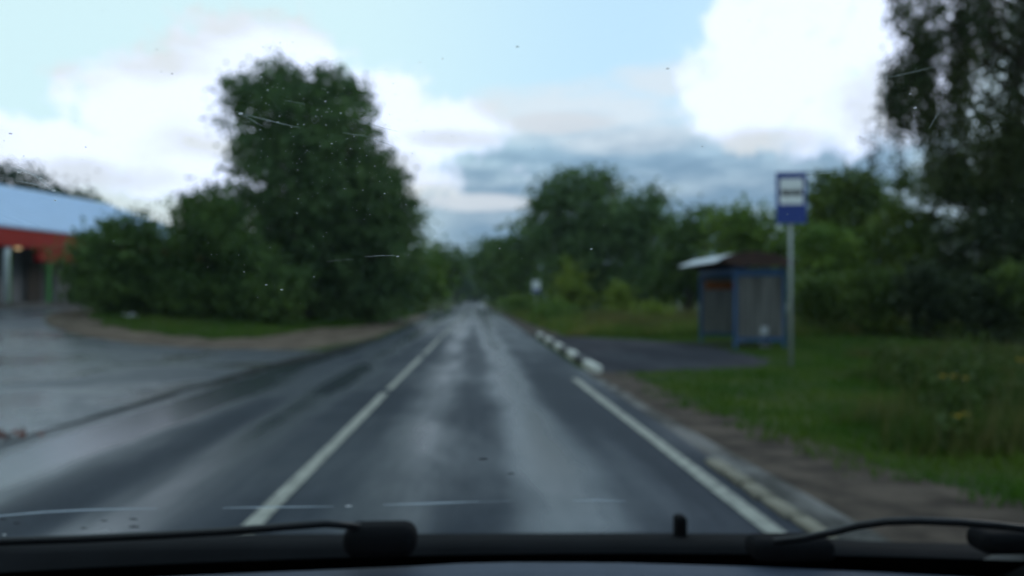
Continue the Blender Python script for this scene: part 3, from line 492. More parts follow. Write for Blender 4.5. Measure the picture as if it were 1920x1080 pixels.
# the far-off wood that closes the view on every side
P_ = []
for k in range(900):
    a = rng.uniform(-2.6, 2.6); d = rng.uniform(255, 330); hh = rng.uniform(8, 15)
    c_ = np.array([math.sin(a) * d, math.cos(a) * d * 0.9 + 15, 0])
    if c_[1] < 90 and abs(c_[0]) < 120: continue
    n_ = 75; p = rng.normal(size=(n_, 3)) * np.array([3.2, 3.2, hh * 0.28]); p[:, 2] += hh * 0.5; P_.append(p[p[:, 2] > 0] + c_)
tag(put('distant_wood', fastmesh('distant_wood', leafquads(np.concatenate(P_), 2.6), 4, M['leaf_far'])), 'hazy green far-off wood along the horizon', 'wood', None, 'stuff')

# thin evening air, added also to lift darks as windscreen veiling glare would
b = MB(); b.box((0, 298, 10.5), (980, 704, 24.0)); hz_ = b.mesh('haze', bpy.data.materials.new('veiling_air'))
hm = hz_.materials[0]; hm.use_nodes = True; hm.node_tree.nodes.clear()
pv = nd(hm.node_tree, 'ShaderNodeVolumePrincipled'); pv.inputs['Color'].default_value = (0.80, 0.95, 1.0, 1); pv.inputs['Density'].default_value = 0.00022
ho = nd(hm.node_tree, 'ShaderNodeOutputMaterial'); hm.node_tree.links.new(pv.outputs[0], ho.inputs['Volume'])
tag(put('haze', hz_), kind='stuff')

# weeping birch beside the road, its twigs hanging into the view
def birch(x, y, label):
    t = root('birch_tree', (x, y, 0), label, 'tree')
    b = MB(); b.tube([(0, 0, -0.2), (0.05, 0, 3), (-0.05, 0.1, 6.5), (0.05, 0, 10), (0, 0, 14.5)], [0.24, 0.20, 0.17, 0.11, 0.03], 10)
    put('trunk', b.mesh('trunk', M['birch_bark'], True), t)
    bl = MB(); tips = []
    r = random.Random(5)
    for i in range(44):
        z0 = r.uniform(4.2, 13.0); a = r.uniform(0, 2 * math.pi); L_ = r.uniform(1.9, 3.6) * (1.0 if z0 < 10 else 0.7)
        p0 = Vector((0, 0, z0)); p1 = p0 + Vector((math.cos(a) * L_ * .5, math.sin(a) * L_ * .5, L_ * 0.35)); p2 = p0 + Vector((math.cos(a) * L_, math.sin(a) * L_, L_ * 0.25 - 0.2))
        bl.tube([p0, p1, p2], [0.05, 0.03, 0.012], 5); tips.append((p0, p1, p2))
    for q in [(-3.08, -0.2, 7.73), (-3.2, -0.6, 7.26), (-2.7, 0.0, 7.05), (-2.51, 0.2, 7.02), (-2.74, -0.4, 6.49), (-3.39, -0.3, 5.98), (-2.98, 0.2, 6.34), (-3.29, -0.6, 6.21), (-2.87, -0.1, 6.04), (-3.19, 0.0, 5.63), (-2.71, -0.6, 7.48), (-2.01, 0.4, 6.98), (-2.33, -0.3, 5.78), (-1.98, -0.2, 7.65), (-1.69, 0.1, 6.44), (-2.13, -0.8, 5.64), (-1.5, -0.3, 5.79), (-1.04, 0.2, 7.71), (-1.17, -0.3, 5.47), (-1.05, -0.6, 5.6), (-2.61, -0.4, 5.21), (-1.87, 0.0, 4.99), (-1.76, -0.6, 4.96), (-1.11, -0.2, 4.74), (-1.07, -0.7, 4.84), (-1.85, 0.4, 4.63), (-0.67, 0.1, 6.24), (-1.86, -0.7, 7.46), (-0.98, -0.2, 7.45), (-0.36, 0.2, 6.94), (-1.79, 0.3, 7.17)]:
        tips.append((Vector((0, 0, q[2])), Vector((q[0] * .5, q[1] * .5, q[2] + .8)), Vector(q[:3]))); bl.tube(tips[-1], [0.05, 0.03, 0.012], 5)
    put('branches', bl.mesh('branches', M['bark'], True), t)
    tw = MB(); pts = []
    def strand(q, L_, dens=46):
        s = [q]; k = 5; dx, dy = r.uniform(-.12, .12), r.uniform(-.12, .12)
        for j in range(1, k + 1): s.append(q + Vector((dx * j / k + r.uniform(-.04, .04), dy * j / k + r.uniform(-.04, .04), -L_ * j / k)))
        tw.tube(s, [0.008, 0.007, 0.006, 0.005, 0.004, 0.003], 3, False)
        for _ in range(int(L_ * dens)):
            f = r.random() ** 0.85 * k; i = min(int(f), k - 1); p = s[i].lerp(s[i + 1], f - i)
            pts.append(p + Vector((r.gauss(0, .10), r.gauss(0, .10), r.gauss(0, .08))))
    for n_, (p0, p1, p2) in enumerate(tips):
        hand = n_ >= 44
        for _ in range(8 if not hand else 4):
            f = r.uniform(0.2, 1.0) if not hand else r.uniform(0.82, 1.0); q = (p0.lerp(p1, f) if f < .5 else p1.lerp(p2, (f - .5) * 2))
            if hand: q = p2 + Vector((r.uniform(-.10, .10), r.uniform(-.2, .2), r.uniform(-.1, .1)))
            L_ = r.uniform(0.9, 2.6) if not hand else [0.94, 0.71, 1.38, 2.52, 2.17, 1.09, 1.5, 1.22, 1.26, 0.97, 1.53, 1.52, 1.14, 2.3, 2.02, 1.51, 1.45, 1.82, 1.25, 1.43, 2.27, 2.54, 3.05, 3.24, 3.34, 1.74, 3.19, 1.62, 1.88, 2.14, 1.29][n_ - 44] * r.uniform(.75, 1.05)
            L_ = max(0.4, min(L_, q.z - (3.9 if not hand else 3.6)))
            strand(q, L_, 62 if not hand else 92)
    put('twigs', tw.mesh('twigs', M['bark']), t)
    put('crown', fastmesh('crown', leafquads(np.array(pts), 0.085, droop=0.9), 4, M['leaf_birch']), t)
    return t
birch(11.7, 15.8, 'weeping birch at the right with leafy twigs hanging into the view')

# grass: blades as one mass per stretch of ground
def blades(name, n, xr, yr, hgt, wid, mat, keep, lean=0.7, label=None):
    x = rng.uniform(*xr, n * 3); y = yr[0] + (yr[1] - yr[0]) * rng.random(n * 3) ** 1.5
    k = keep(x, y); x, y = x[k][:n], y[k][:n]; n = len(x)
    z = H(x, y)
    cl = 0.5 + 0.5 * np.sin(x * 2.1 + 1.3 * np.sin(y * 1.1)) * np.sin(y * 1.7 + np.sin(x * 0.9))
    h = hgt * rng.uniform(0.5, 1.3, n) * (0.6 + 0.7 * cl); a = rng.uniform(0, 2 * np.pi, n); w = wid * rng.uniform(.6, 1.3, n)
    la = rng.uniform(0, 2 * np.pi, n); l = lean * h * rng.random(n)
    V = np.empty((n, 3, 3)); c, s = np.cos(a) * w, np.sin(a) * w
    V[:, 0] = np.stack([x - c, y - s, z - 0.01], 1); V[:, 1] = np.stack([x + c, y + s, z - 0.01], 1)
    V[:, 2] = np.stack([x + np.cos(la) * l, y + np.sin(la) * l, z + h], 1)
    return tag(put(name, fastmesh(name, V.reshape(-1, 3), 3, M[mat])), label, 'grass', None, 'stuff')
xs_v, ys_v = [3, 4.5, 5.3, 6.2, 8.7, 10.5, 14.5, 15.3, 15.9, 17.5, 23.6, 26, 28.5, 40, 60, 110], [4.2, 3.9, 3.55, 3.25, 2.9, 2.72, 2.8, 4.7, 5.9, 6.7, 7.0, 5.5, 3.4, 3.1, 2.9, 2.6]
def right_keep(x, y):
    lim = np.interp(y, xs_v, ys_v) + 0.22 * np.sin(y * 2.6) * np.sin(y * 1.1 + 1) + 0.14 * np.sin(y * 7.7 + 1)
    lim = lim + rng.exponential(0.2, len(x)) - 0.16
    inside = (x > 6.95) & (x < 8.5) & (y > 21.3) & (y < 25.2)
    return (x > lim) & ~inside
blades('grass', 95000, (2.3, 15), (3.2, 30), 0.085, 0.012, 'grass', right_keep, label='short bright green grass right of the dirt verge')
blades('grass', 30000, (2.5, 24), (28, 62), 0.45, 0.03, 'meadow', right_keep, label='longer meadow grass beyond the bus bay')
blades('dry_grass', 3500, (5.0, 15), (30, 46), 0.75, 0.02, 'dry', lambda x, y: np.sin(x * 1.3 + y * .4) > 0.3, label='dry yellowed grass stems before the trees')
def left_keep(x, y):
    gf = np.interp(x, [-16.6, -15.9, -15, -12.83, -10.27, -8.29, -7.2, -6.9, -6.7], [44, 36, 31.85, 28.55, 26.65, 25.85, 27.0, 30, 36])
    return (y > gf + 0.25 * np.sin(x * 4) + rng.exponential(0.15, len(x)) - .1) & (x < np.interp(y, [25, 27.7, 35, 46, 75], [-7.2, -7.0, -5.8, -5.0, -3.9]) + 0.2 * np.sin(y * 2))
blades('grass', 42000, (-17, -3.5), (25.5, 74), 0.22, 0.016, 'grass', left_keep, label='bright green grass on the island under the bushes')

def margin(x, y):
    return (x / y > 0.545 + 0.05 * np.sin(y * 1.3) + 0.03 * np.sin(y * 4.1) + rng.exponential(0.03, len(x)) - 0.02) & (y > 6.8)
blades('tall_grass', 26000, (3.0, 14), (5, 20), 0.30, 0.014, 'weed', margin, 0.6, label='tall rank grass and weeds along the right margin')
blades('seed_grass', 2600, (3.2, 14), (5.5, 20), 0.46, 0.009, 'dry', margin, 0.5, label='dry seeding grass stems among the right margin weeds')
# a few fallen leaves gathered in the wet hollow of the yard
a_ = rng.normal(size=(170, 3)) * np.array([0.38, 0.16, 0.012]) + np.array([-5.35, 8.35, 0.03])
a_[:, 2] = np.abs(a_[:, 2] - 0.02) + 0.018
M['fallen'] = plain('red_brown_leaves', (0.13, 0.035, 0.02), 0.7, 0.2, 0, 0.3, 20.0)
tag(put('fallen_leaves', fastmesh('fallen_leaves', leafquads(a_, 0.075), 4, M['fallen'])), 'patch of reddish fallen leaves on the wet yard at the left edge', 'leaves', None, 'stuff')

# tall weeds at the right edge
def weed(x, y, h, label, flowers=0, mat='weed', group='tall weeds at the right edge of the meadow'):
    t = root('weed', (x, y, 0), label, 'plant', group)
    b = MB(); pts = []; fl = []
    for i in range(random.randint(7, 11)):
        a = random.uniform(0, 6.28); L_ = h * random.uniform(0.6, 1.0); o = Vector((random.uniform(-.12, .12), random.uniform(-.12, .12), 0))
        tip = o + Vector((math.cos(a) * .22 * L_, math.sin(a) * .22 * L_, L_))
        b.tube([o, o.lerp(tip, .5) + Vector((0, 0, .03)), tip], [0.007, 0.005, 0.003], 4)
        for k in range(26): pts.append(tuple(o.lerp(tip, random.uniform(.1, 1)) + Vector((random.gauss(0, .07), random.gauss(0, .07), random.gauss(0, .03)))))
        fl.append(tip)
    put('stems', b.mesh('stems', M['weed']), t)
    put('leaves', fastmesh('leaves', leafquads(np.array(pts), 0.075), 4, M[mat]), t)
    for q in sorted(fl, key=lambda v: -v.z)[:flowers]:
        f = MB()
        for k in range(6): f.ball(q + Vector((random.gauss(0, .016), random.gauss(0, .016), random.uniform(0, .02))), 0.011, 6, 4, (1, 1, .6))
        put('flower', f.mesh('flower', M['flower']), t)
for x, y, h, lab, fl in [(4.4, 7.2, 0.36, 'tall green weed nearest the car, with a few yellow flower heads', 2), (5.0, 8.0, 0.61, 'tall green weed with yellow flower heads a step behind the nearest one', 3), (5.9, 8.7, 0.72, 'brownish green weed with yellow flower heads close to the right edge', 2), (5.6, 9.6, 0.65, 'leafy brown green weed without flowers, middle of the clump', 0), (6.4, 9.9, 0.79, 'tall leafy weed at the right margin without flowers', 0), (6.3, 11.2, 0.72, 'tall leafy weed behind the flowering ones, left of its neighbour', 0), (7.2, 11.4, 0.86, 'tall leafy weed at the back of the clump beside the margin', 0), (7.9, 12.6, 0.86, 'rearmost tall weed before the dark bushes', 0), (5.3, 6.9, 0.58, 'short leafy weed by the right picture edge, close to the car', 0), (6.9, 12.9, 0.72, 'weed at the back left of the clump', 0), (8.8, 13.6, 0.86, 'tall weed by the birch trunk', 0), (7.6, 14.4, 0.72, 'weed left of the birch trunk at the wood edge', 0), (8.4, 11.2, 0.94, 'tall weed far right in the clump', 0), (7.2, 9.9, 0.86, 'tall weed at the right margin beyond the flowering weeds', 0)]:
    weed(x, y, h, lab, fl)

# ------------------------------------------------------------------ bus shelter
sh = root('bus_shelter', (7.16, 21.5, 0), 'blue framed bus shelter with an arched roof beside the asphalt bay', 'bus shelter')
LX, LY = 1.36, 3.3
def bx(name, c, d, m, par=sh, bev=0.006, label=None):
    b = MB(); b.box((0, 0, 0), d); o = put(name, b.mesh(name, M[m]), par, c); bevel(o, bev, 1); tag(o, label); return o
for x, y in ((0, 0), (LX, 0), (0, LY), (LX, LY)): bx('post', (x, y, 1.12), (0.075, 0.075, 2.34), 'blue_paint')
for y in (0, LY):
    for z, hh in ((0.25, 0.09), (2.10, 0.22)): bx('rail', (LX / 2, y, z), (LX - 0.102, 0.07, hh), 'blue_paint')
    bx('end_pane', (LX / 2, y, 1.14), (LX - 0.08, 0.014, 1.67), 'pane')
for k in range(3):
    bx('back_pane', (LX, LY * (k + .5) / 3, 1.14), (0.014, LY / 3 - 0.07, 1.67), 'pane')
    if k: bx('mullion', (LX, LY * k / 3, 1.14), (0.05, 0.05, 1.66), 'blue_paint')
for z in (0.24, 2.10): bx('rail', (LX, LY / 2, z), (0.07, LY - 0.102, 0.12), 'blue_paint')
bx('rail', (0, LY / 2, 2.14), (0.07, LY - 0.102, 0.14), 'blue_paint')
bx('lower_board', (0.24, 0.034, 0.55), (0.34, 0.03, 0.52), 'blue_deep', label='deep blue board low on the near end wall')
bx('notice', (0.80, -0.018, 0.50), (0.20, 0.006, 0.22), 'poster', label='pale notice stuck low on the end wall')
bx('banner', (0.66, LY - 0.05, 1.78), (1.05, 0.03, 0.26), 'orange', label='faded orange banner at the top of the far end wall')
bn = put('bench', None, sh, (1.05, LY / 2, 0))
for k in range(3): bx('bench_slat', (-0.13 + k * .13, 0, 0.46), (0.11, 2.5, 0.035), 'blue_deep', bn)
for s in (-1, 1): bx('bench_leg', (0, s * 1.05, 0.22), (0.30, 0.05, 0.44), 'steel', bn)
def arch(x): # roof height over the shelter
    t = (x + 0.64) / (1.70 + 0.64 - .1); return 2.35 + 0.27 * math.sin(math.pi * min(1, max(0, t)) ** 0.92)
xs_ = np.linspace(-0.64, 1.58, 23)
b = MB(); lo = [(x, arch(x)) for x in xs_]
prof = [(x, -0.25, z) for x, z in lo] + [(x, -0.25, z + 0.035) for x, z in lo[::-1]]
b.prism(prof, (0, LY + 0.5, 0)); put('roof', b.mesh('roof', M['shelter_roof']), sh)
for y in (-0.292, LY + 0.252):
    b = MB(); xs2 = np.linspace(-0.50, 1.56, 17)
    b.prism([(x, y, arch(x) + 0.042) for x in xs2] + [(1.56, y, 2.25), (-0.06, y, 2.26), (-0.48, y, arch(-0.5) - 0.03)], (0, 0.04, 0)); put('fascia', b.mesh('fascia', M['fascia']), sh)
# slope of the front eave catches the sky
# ------------------------------------------------------------------ bus stop sign
sg = root('bus_stop_sign', (6.38, 15.75, 0.02), 'blue bus stop sign with a white panel on a grey pole', 'road sign', None, math.radians(-8))
b = MB(); b.tube([(0, 0, -0.2), (0, 0, 3.86)], 0.038, 12); put('pole', b.mesh('pole', M['steel'], True), sg)
def sgn(name, w, hh, z, y, m, dpt=0.012):
    b = MB(); b.box((0, y, z), (w, dpt, hh)); o = put(name, b.mesh(name, M[m]), sg); bevel(o, 0.004, 1); return o
pl = sgn('plate', 0.60, 1.04, 3.39, -0.062, 'sign_blue', 0.016)
wp = sgn('white_panel', 0.46, 0.52, 3.52, -0.0735, 'sign_white', 0.005)
# the bus emblem: a long dark body with windows and wheels
b = MB()
b.prism([(-0.20, -0.0775, 3.45), (0.20, -0.0775, 3.45), (0.21, -0.0775, 3.50), (0.20, -0.0775, 3.56), (-0.20, -0.0775, 3.56), (-0.21, -0.0775, 3.52)], (0, -0.004, 0))
for x in (-0.10, 0.11):
    n_ = 12; b.prism([(x + .032 * math.cos(2 * math.pi * i / n_), -0.0785, 3.452 + .032 * math.sin(2 * math.pi * i / n_)) for i in range(n_)], (0, -0.005, 0))
em = put('bus_emblem', b.mesh('bus_emblem', M['sign_black']), sg)
b = MB()
for i in range(5): b.box((-0.13 + i * .065, -0.0835, 3.535), (0.045, 0.003, 0.022))
put('emblem_window', b.mesh('emblem_window', M['sign_white']), em)
for z in (3.1, 3.7): b = MB(); b.box((0, -0.02, z), (0.14, 0.09, 0.04)); put('clamp', b.mesh('clamp', M['steel']), sg)

# distant sign on the verge
s2 = root('road_sign', (4.72, 60, 0), 'small distant pale road sign on the right verge before the tall trees', 'road sign')
b = MB(); b.tube([(0, 0, -0.2), (0, 0, 2.7)], 0.04, 8); put('pole', b.mesh('pole', M['steel']), s2)
b = MB(); b.box((0, -0.055, 2.18), (0.62, 0.02, 0.92)); put('plate', b.mesh('plate', M['sign_white']), s2)
b = MB(); b.box((0, -0.069, 1.86), (0.56, 0.006, 0.24)); put('lower_panel', b.mesh('lower_panel', M['sign_blue']), s2)

# ------------------------------------------------------------------ roadside shop
sp = root('roadside_shop', (-21.68, 38, 0.9), 'low shop with a big pale blue metal roof, red fascia and green porch posts', 'shop', None, -0.2)
def sb(name, c, d, m, par=None, label=None, bev=0.01):
    b = MB(); b.box((0, 0, 0), d); o = put(name, b.mesh(name, M[m]), par or sp, c); bevel(o, bev, 1); tag(o, label); return o
sb('wall', (-7.4, 7.0, 1.55), (11.4, 30.0, 3.3), 'shop_wall')
sb('porch_floor', (-0.75, 7.0, 0.05), (2.3, 31.0, 0.34), 'concrete')
EZ, RZ = 3.72, 6.93
b = MB()
e0, e1, xe_, xr_, xb_ = -9.0, 23.0, 0.42, -7.55, -15.5
def roofslab(pts): b.prism([Vector(p) for p in pts], (0, 0, 0.12))
b.prism([(xe_, e0, EZ), (xe_, e1, EZ), (xr_, 17.4, RZ), (xr_, e0, RZ)], (0, 0, 0.10))
put('roof', b.mesh('roof', M['roof_blue']), sp)
b = MB(); b.prism([(xr_ - .002, e0, RZ), (xr_ - .002, 17.4, RZ), (xb_, e1, EZ), (xb_, e0, EZ)], (0, 0, 0.10)); put('roof', b.mesh('roof', M['roof_blue']), sp)
b = MB(); b.prism([(xe_, e1 + .003, EZ), (xb_, e1 + .003, EZ), (xr_, 17.403, RZ)], (0, 0, 0.10)); put('roof', b.mesh('roof', M['roof_blue']), sp)
b = MB()
for k in range(26):
    y = e0 + 0.6 + k * 1.0
    b.hexa([Vector(p) for p in ((xe_ - .02, y, EZ + .10), (xe_ - .02, y + .05, EZ + .10), (xr_ + .3, y + .05, RZ - .02), (xr_ + .3, y, RZ - .02), (xe_ - .02, y, EZ + .14), (xe_ - .02, y + .05, EZ + .14), (xr_ + .3, y + .05, RZ + .02), (xr_ + .3, y, RZ + .02))])
tag(put('roof_seam', b.mesh('roof_seam', M['roof_blue']), sp), kind='stuff')
for k in range(16): sb('fascia_panel', (0.30, e0 + 1 + k * 2.0, EZ - 0.44), (0.08, 1.985, 0.86), 'red')
sb('sign_box', (0.10, 3.9, EZ - 1.18), (0.30, 4.1, 0.58), 'red', label='plain red sign box hung below the fascia')
for k, y in enumerate((-5.2, -2.6, 0.1, 2.7, 5.4, 8.1, 10.8, 13.5)):
    sb('porch_post', (0.05, y, 1.53), (0.17, 0.17, 2.62), 'green_post')
b = MB(); b.tube([(0.36, -0.30, EZ - .95), (0.28, -0.27, 2.35), (0.28, -0.27, 0.25)], 0.12, 10)
put('drainpipe', b.mesh('drainpipe', M['pipe'], True), sp)
for y0 in (-4.5, 0.6, 5.4, 9):
    f = sb('shutter_frame', (-1.66, y0 + 1.0, 1.50), (0.06, 2.5, 2.5), 'shutter')
    for k in range(6): sb('shutter_slat', (0.05, 0, -1.02 + k * .41), (0.04, 2.36, 0.385), 'shutter', f)
sb('door', (-1.66, 3.75, 1.28), (0.08, 1.0, 2.1), 'dark', label='dark open doorway')
gl = root('porch_lamp', (-21.67, 39.0, 3.5), 'small lit globe lamp hanging under the red fascia of the shop', 'lamp')
b = MB(); b.ball((0, 0, 0.30), 0.16, 14, 10); put('globe', b.mesh('globe', M['lamp'], True), gl)
b = MB(); b.tube([(0, 0, 0.45), (0, 0, 0.95)], 0.02, 6); put('stem', b.mesh('stem', M['steel']), gl)

# white wrapper lying on the island grass
b = MB(); b.grid([[(i * .09 - .2, j * .08 - .15, 0.05 * math.sin(i * 1.7 + j)) for i in range(6)] for j in range(5)])
o = put('litter', b.mesh('litter', M['litter']), None, (-13.3, 31.5, float(H(-13.3, 31.5)) + 0.2)); o.modifiers.new('s', 'SOLIDIFY').thickness = 0.01
tag(o, 'scrap of white wrapper lying in the island grass', 'litter')

# ------------------------------------------------------------------ the car one looks out of
car = root('car', (0, 0, 0), 'dark car the view looks out of, with dashboard, wipers and dusty windscreen', 'car')
def GP(x, s, off=0.0): # a point on the windscreen's inner face; OFF goes outwards
    return Vector((x, 1.15 - s - 0.12 * x * x + off * 0.53, EYE - 0.40 + 0.625 * s + off * 0.848))
xs_ = np.linspace(-0.74, 0.74, 15); ss_ = np.linspace(-0.02, 0.97, 10)
b = MB(); b.grid([[GP(x, s) for x in xs_] for s in ss_]); b.grid([[GP(x, s, 0.005) for x in xs_] for s in ss_])
n_, m_ = len(xs_), len(ss_)
for i in range(m_ - 1):
    for j in (0, n_ - 1): a_ = i * n_ + j; b.f.append((a_, a_ + n_, a_ + n_ + n_ * m_, a_ + n_ * m_))
for j in range(n_ - 1):
    for i in (0, m_ - 1): a_ = i * n_ + j; b.f.append((a_, a_ + 1, a_ + 1 + n_ * m_, a_ + n_ * m_))
ws = put('windscreen', b.mesh('windscreen', M['glass'], False), car)
b = MB()
lo = [GP(x, -0.02, -0.003) for x in xs_]; hi = [GP(x, 0.1027, -0.003) for x in xs_]
b.grid([lo, hi]); b.grid([[p + Vector((0, .0006, .001)) for p in lo], [p + Vector((0, .0006, .001)) for p in hi]])
put('ceramic_border', b.mesh('ceramic_border', M['frit']), ws)
# dust: tiny flattened flecks on the outer face
NRM = Vector((0, 0.53, 0.848)); TX = Vector((1, 0, 0)); TS = NRM.cross(TX)
def fleck(b, p, r, elong=1.0, ang=0.0):
    u = (TX * math.cos(ang) + TS * math.sin(ang)); v = NRM.cross(u)
    k = len(b.v); n = 6
    for i in range(n): b.v.append(tuple(p + u * math.cos(2 * math.pi * i / n) * r * elong + v * math.sin(2 * math.pi * i / n) * r))
    b.v.append(tuple(p + NRM * r * 0.4)); b.v.append(tuple(p - NRM * r * 0.05))
    for i in range(n): b.f.append((k + i, k + (i + 1) % n, k + n)); b.f.append((k + (i + 1) % n, k + i, k + n + 1))
rd = random.Random(9); b = MB()
def outer(p): return Vector(p) + NRM * 0.0055
for p, sd, n in [((-0.09007, 0.77950), 0.022, 90), ((-0.07407, 0.76188), 0.030, 150), ((-0.05366, 0.74239), 0.025, 100), ((-0.09657, 0.70412), 0.030, 50), ((0.05388, 0.73265), 0.030, 40), ((-0.13061, 0.63784), 0.020, 10), ((-0.21174, 0.73295), 0.020, 20), ((0.16968, 0.74039), 0.030, 12)]:
    for _ in range(n):
        x = p[0] + rd.gauss(0, sd); s = p[1] + rd.gauss(0, sd)
        if abs(x) < .7 and 0.1 < s < .95: fleck(b, GP(x, s, 0.0055), 0.00010 + 0.00022 * rd.random() ** 3, rd.uniform(1, 1.9), rd.gauss(-.2, .5))
for _ in range(800): fleck(b, GP(rd.uniform(-.45, .45), rd.uniform(.3, .95), 0.0055), 0.00008 + 0.00022 * rd.random() ** 4, rd.uniform(1, 1.6), rd.gauss(-.2, .5))
for x, s, r in [(-0.10983, 0.77070, 0.00080), (-0.12164, 0.63946, 0.00070), (-0.12997, 0.64426, 0.00060), (-0.14016, 0.65659, 0.00040), (-0.09896, 0.65211, 0.00040), (0.07044, 0.67812, 0.00060), (0.01546, 0.67844, 0.00040), (-0.04792, 0.72129, 0.00040), (-0.04841, 0.75685, 0.00050), (-0.06303, 0.77183, 0.00040), (-0.06905, 0.77817, 0.00040), (-0.21901, 0.72095, 0.00090), (-0.22129, 0.72925, 0.00060), (-0.22932, 0.73332, 0.00070), (-0.22162, 0.71413, 0.00060), (-0.13729, 0.26347, 0.00300), (-0.51836, 0.21111, 0.00200), (0.11562, 0.75407, 0.00050), (-0.04555, 0.67112, 0.00060), (-0.07038, 0.75394, 0.00040), (0.21102, 0.77701, 0.00060), (0.20458, 0.78461, 0.00040)]: fleck(b, GP(x, s, 0.0055), r, 1.5, -0.2)
tag(put('dust_specks', b.mesh('dust_specks', M['dust']), ws), kind='stuff')
def hair(b, pts, w):
    pts = [GP(x, s, 0.0056) for x, s in pts]
    for i in range(len(pts) - 1):
        f0, f1 = i / (len(pts) - 1), (i + 1) / (len(pts) - 1)
        d = (pts[i + 1] - pts[i]).normalized(); v = NRM.cross(d)
        w0, w1 = w * (0.25 + math.sin(math.pi * f0)), w * (0.25 + math.sin(math.pi * f1))
        a0, a1, c1, c0 = pts[i] - v * w0, pts[i + 1] - v * w1, pts[i + 1] + v * w1, pts[i] + v * w0
        t_ = NRM * 0.0002
        b.hexa([a0, a1, c1, c0, a0 + t_, a1 + t_, c1 + t_, c0 + t_])
b = MB()
for pts, w in [([(-0.11154, 0.77155), (-0.10376, 0.76872), (-0.09341, 0.76558), (-0.08397, 0.76297)], 0.00028), ([(-0.11057, 0.77068), (-0.10549, 0.76688), (-0.10147, 0.76328)], 0.00020), ([(-0.07413, 0.79821), (-0.07170, 0.79540), (-0.06980, 0.79201)], 0.00025), ([(-0.06521, 0.67057), (-0.05499, 0.67156), (-0.04456, 0.67160)], 0.00025), ([(0.18196, 0.80670), (0.19021, 0.79081), (0.19980, 0.77280)], 0.00012), ([(0.18428, 0.79191), (0.19382, 0.79411), (0.20423, 0.79708), (0.21225, 0.80052)], 0.00014), ([(0.22381, 0.77760), (0.22412, 0.77094), (0.22461, 0.76469)], 0.00018), ([(-0.23503, 0.73665), (-0.22876, 0.73437), (-0.21963, 0.72999)], 0.00040), ([(-0.23714, 0.72825), (-0.22613, 0.72486), (-0.21788, 0.72059)], 0.00040), ([(-0.22942, 0.73778), (-0.22313, 0.73063), (-0.21883, 0.72132), (-0.21597, 0.71914)], 0.00040), ([(-0.22442, 0.73061), (-0.21981, 0.72963)], 0.00050), ([(-0.05784, 0.76831), (-0.04821, 0.76477), (-0.03705, 0.76148)], 0.00020), ([(-0.06413, 0.76046), (-0.05162, 0.75810), (-0.04051, 0.75271)], 0.00020), ([(-0.08799, 0.77811), (-0.07869, 0.77627)], 0.00025), ([(0.17190, 0.73495), (0.18797, 0.73679), (0.20441, 0.73752)], 0.00015), ([(-0.08895, 0.66614), (-0.07274, 0.66862)], 0.00020)]: hair(b, pts, w)
tag(put('scratches', b.mesh('scratches', M['scratch']), ws), kind='stuff')
b = MB()
for pts, w in [([(-0.51558, 0.25903), (-0.49114, 0.26694), (-0.44768, 0.27248), (-0.40575, 0.27386), (-0.36934, 0.27305), (-0.33722, 0.27056)], 0.00220), ([(-0.27129, 0.26684), (-0.24092, 0.26592), (-0.19620, 0.26412), (-0.15354, 0.26285)], 0.00180), ([(-0.09949, 0.26457), (-0.06323, 0.26601), (-0.02805, 0.26773), (0.00540, 0.26973)], 0.00240), ([(-0.00458, 0.26846), (0.04242, 0.27021)], 0.00090), ([(0.11021, 0.27036), (0.13658, 0.27163), (0.16967, 0.26811)], 0.00140)]: hair(b, pts, w)
tag(put('dried_water_lines', b.mesh('dried_water_lines', M['film']), ws), kind='stuff')
b = MB()
for x, s, r in [(-0.49505, 0.25775, 0.00220), (-0.48916, 0.24358, 0.00200), (-0.40288, 0.24061, 0.00220), (-0.37221, 0.24209, 0.00280), (-0.43277, 0.21998, 0.00240), (-0.38105, 0.21862, 0.00360), (0.00932, 0.38126, 0.00260), (0.03824, 0.34571, 0.00220), (0.01908, 0.80693, 0.00040), (-0.22076, 0.75677, 0.00050), (-0.18993, 0.74955, 0.00030), (0.08755, 0.79714, 0.00040), (0.19301, 0.75988, 0.00030), (-0.13394, 0.79087, 0.00030)]: fleck(b, GP(x, s, 0.0056), r, 2.0, 0)
tag(put('grime_spots', b.mesh('grime_spots', M['grime']), ws), kind='stuff')

# cowl panel, bonnet
b = MB(); cx = [(-0.8907, 1.0256), (-0.7876, 1.0268), (-0.6576, 1.0267), (-0.4824, 1.0277), (-0.3673, 1.0287), (-0.1703, 1.0259), (0.0112, 1.0242), (0.2878, 1.0212), (0.5225, 1.0160), (0.5984, 1.0084), (0.7034, 1.0004), (0.8575, 0.9943), (0.9741, 0.9907), (1.1114, 0.9858)]
b.grid([[(x, 1.17 - .12 * x * x, z - 0.075) for x, z in cx], [(x, 1.22, z + 0.022) for x, z in cx], [(x, 1.30, z + 0.012) for x, z in cx], [(x, 1.37, z) for x, z in cx], [(x, 1.40, z - 0.03) for x, z in cx]])
put('cowl_panel', b.mesh('cowl_panel', M['plastic'], True), car)
b = MB(); rows = []
for y in np.linspace(1.42, 2.35, 9): rows.append([(x * 1.0, y, EYE - 0.297 * y - 0.05 - 0.16 * (y - 1.4) ** 1.5 - 0.035 * x * x) for x in np.linspace(-.78, .78, 13)])
rows.append([(x, 2.42, 0.36) for x in np.linspace(-.76, .76, 13)])
b.grid(rows); o = put('bonnet', b.mesh('bonnet', M['bonnet'], True), car)
# washer nozzle
b = MB(); wx, wy, wz = 0.3474, 1.3300, 1.0402
b.box((0, 0, 0), (0.020, 0.03, 0.044)); o = put('washer_nozzle', b.mesh('washer_nozzle', M['rubber']), car, (wx, wy, wz)); bevel(o, 0.007, 3)
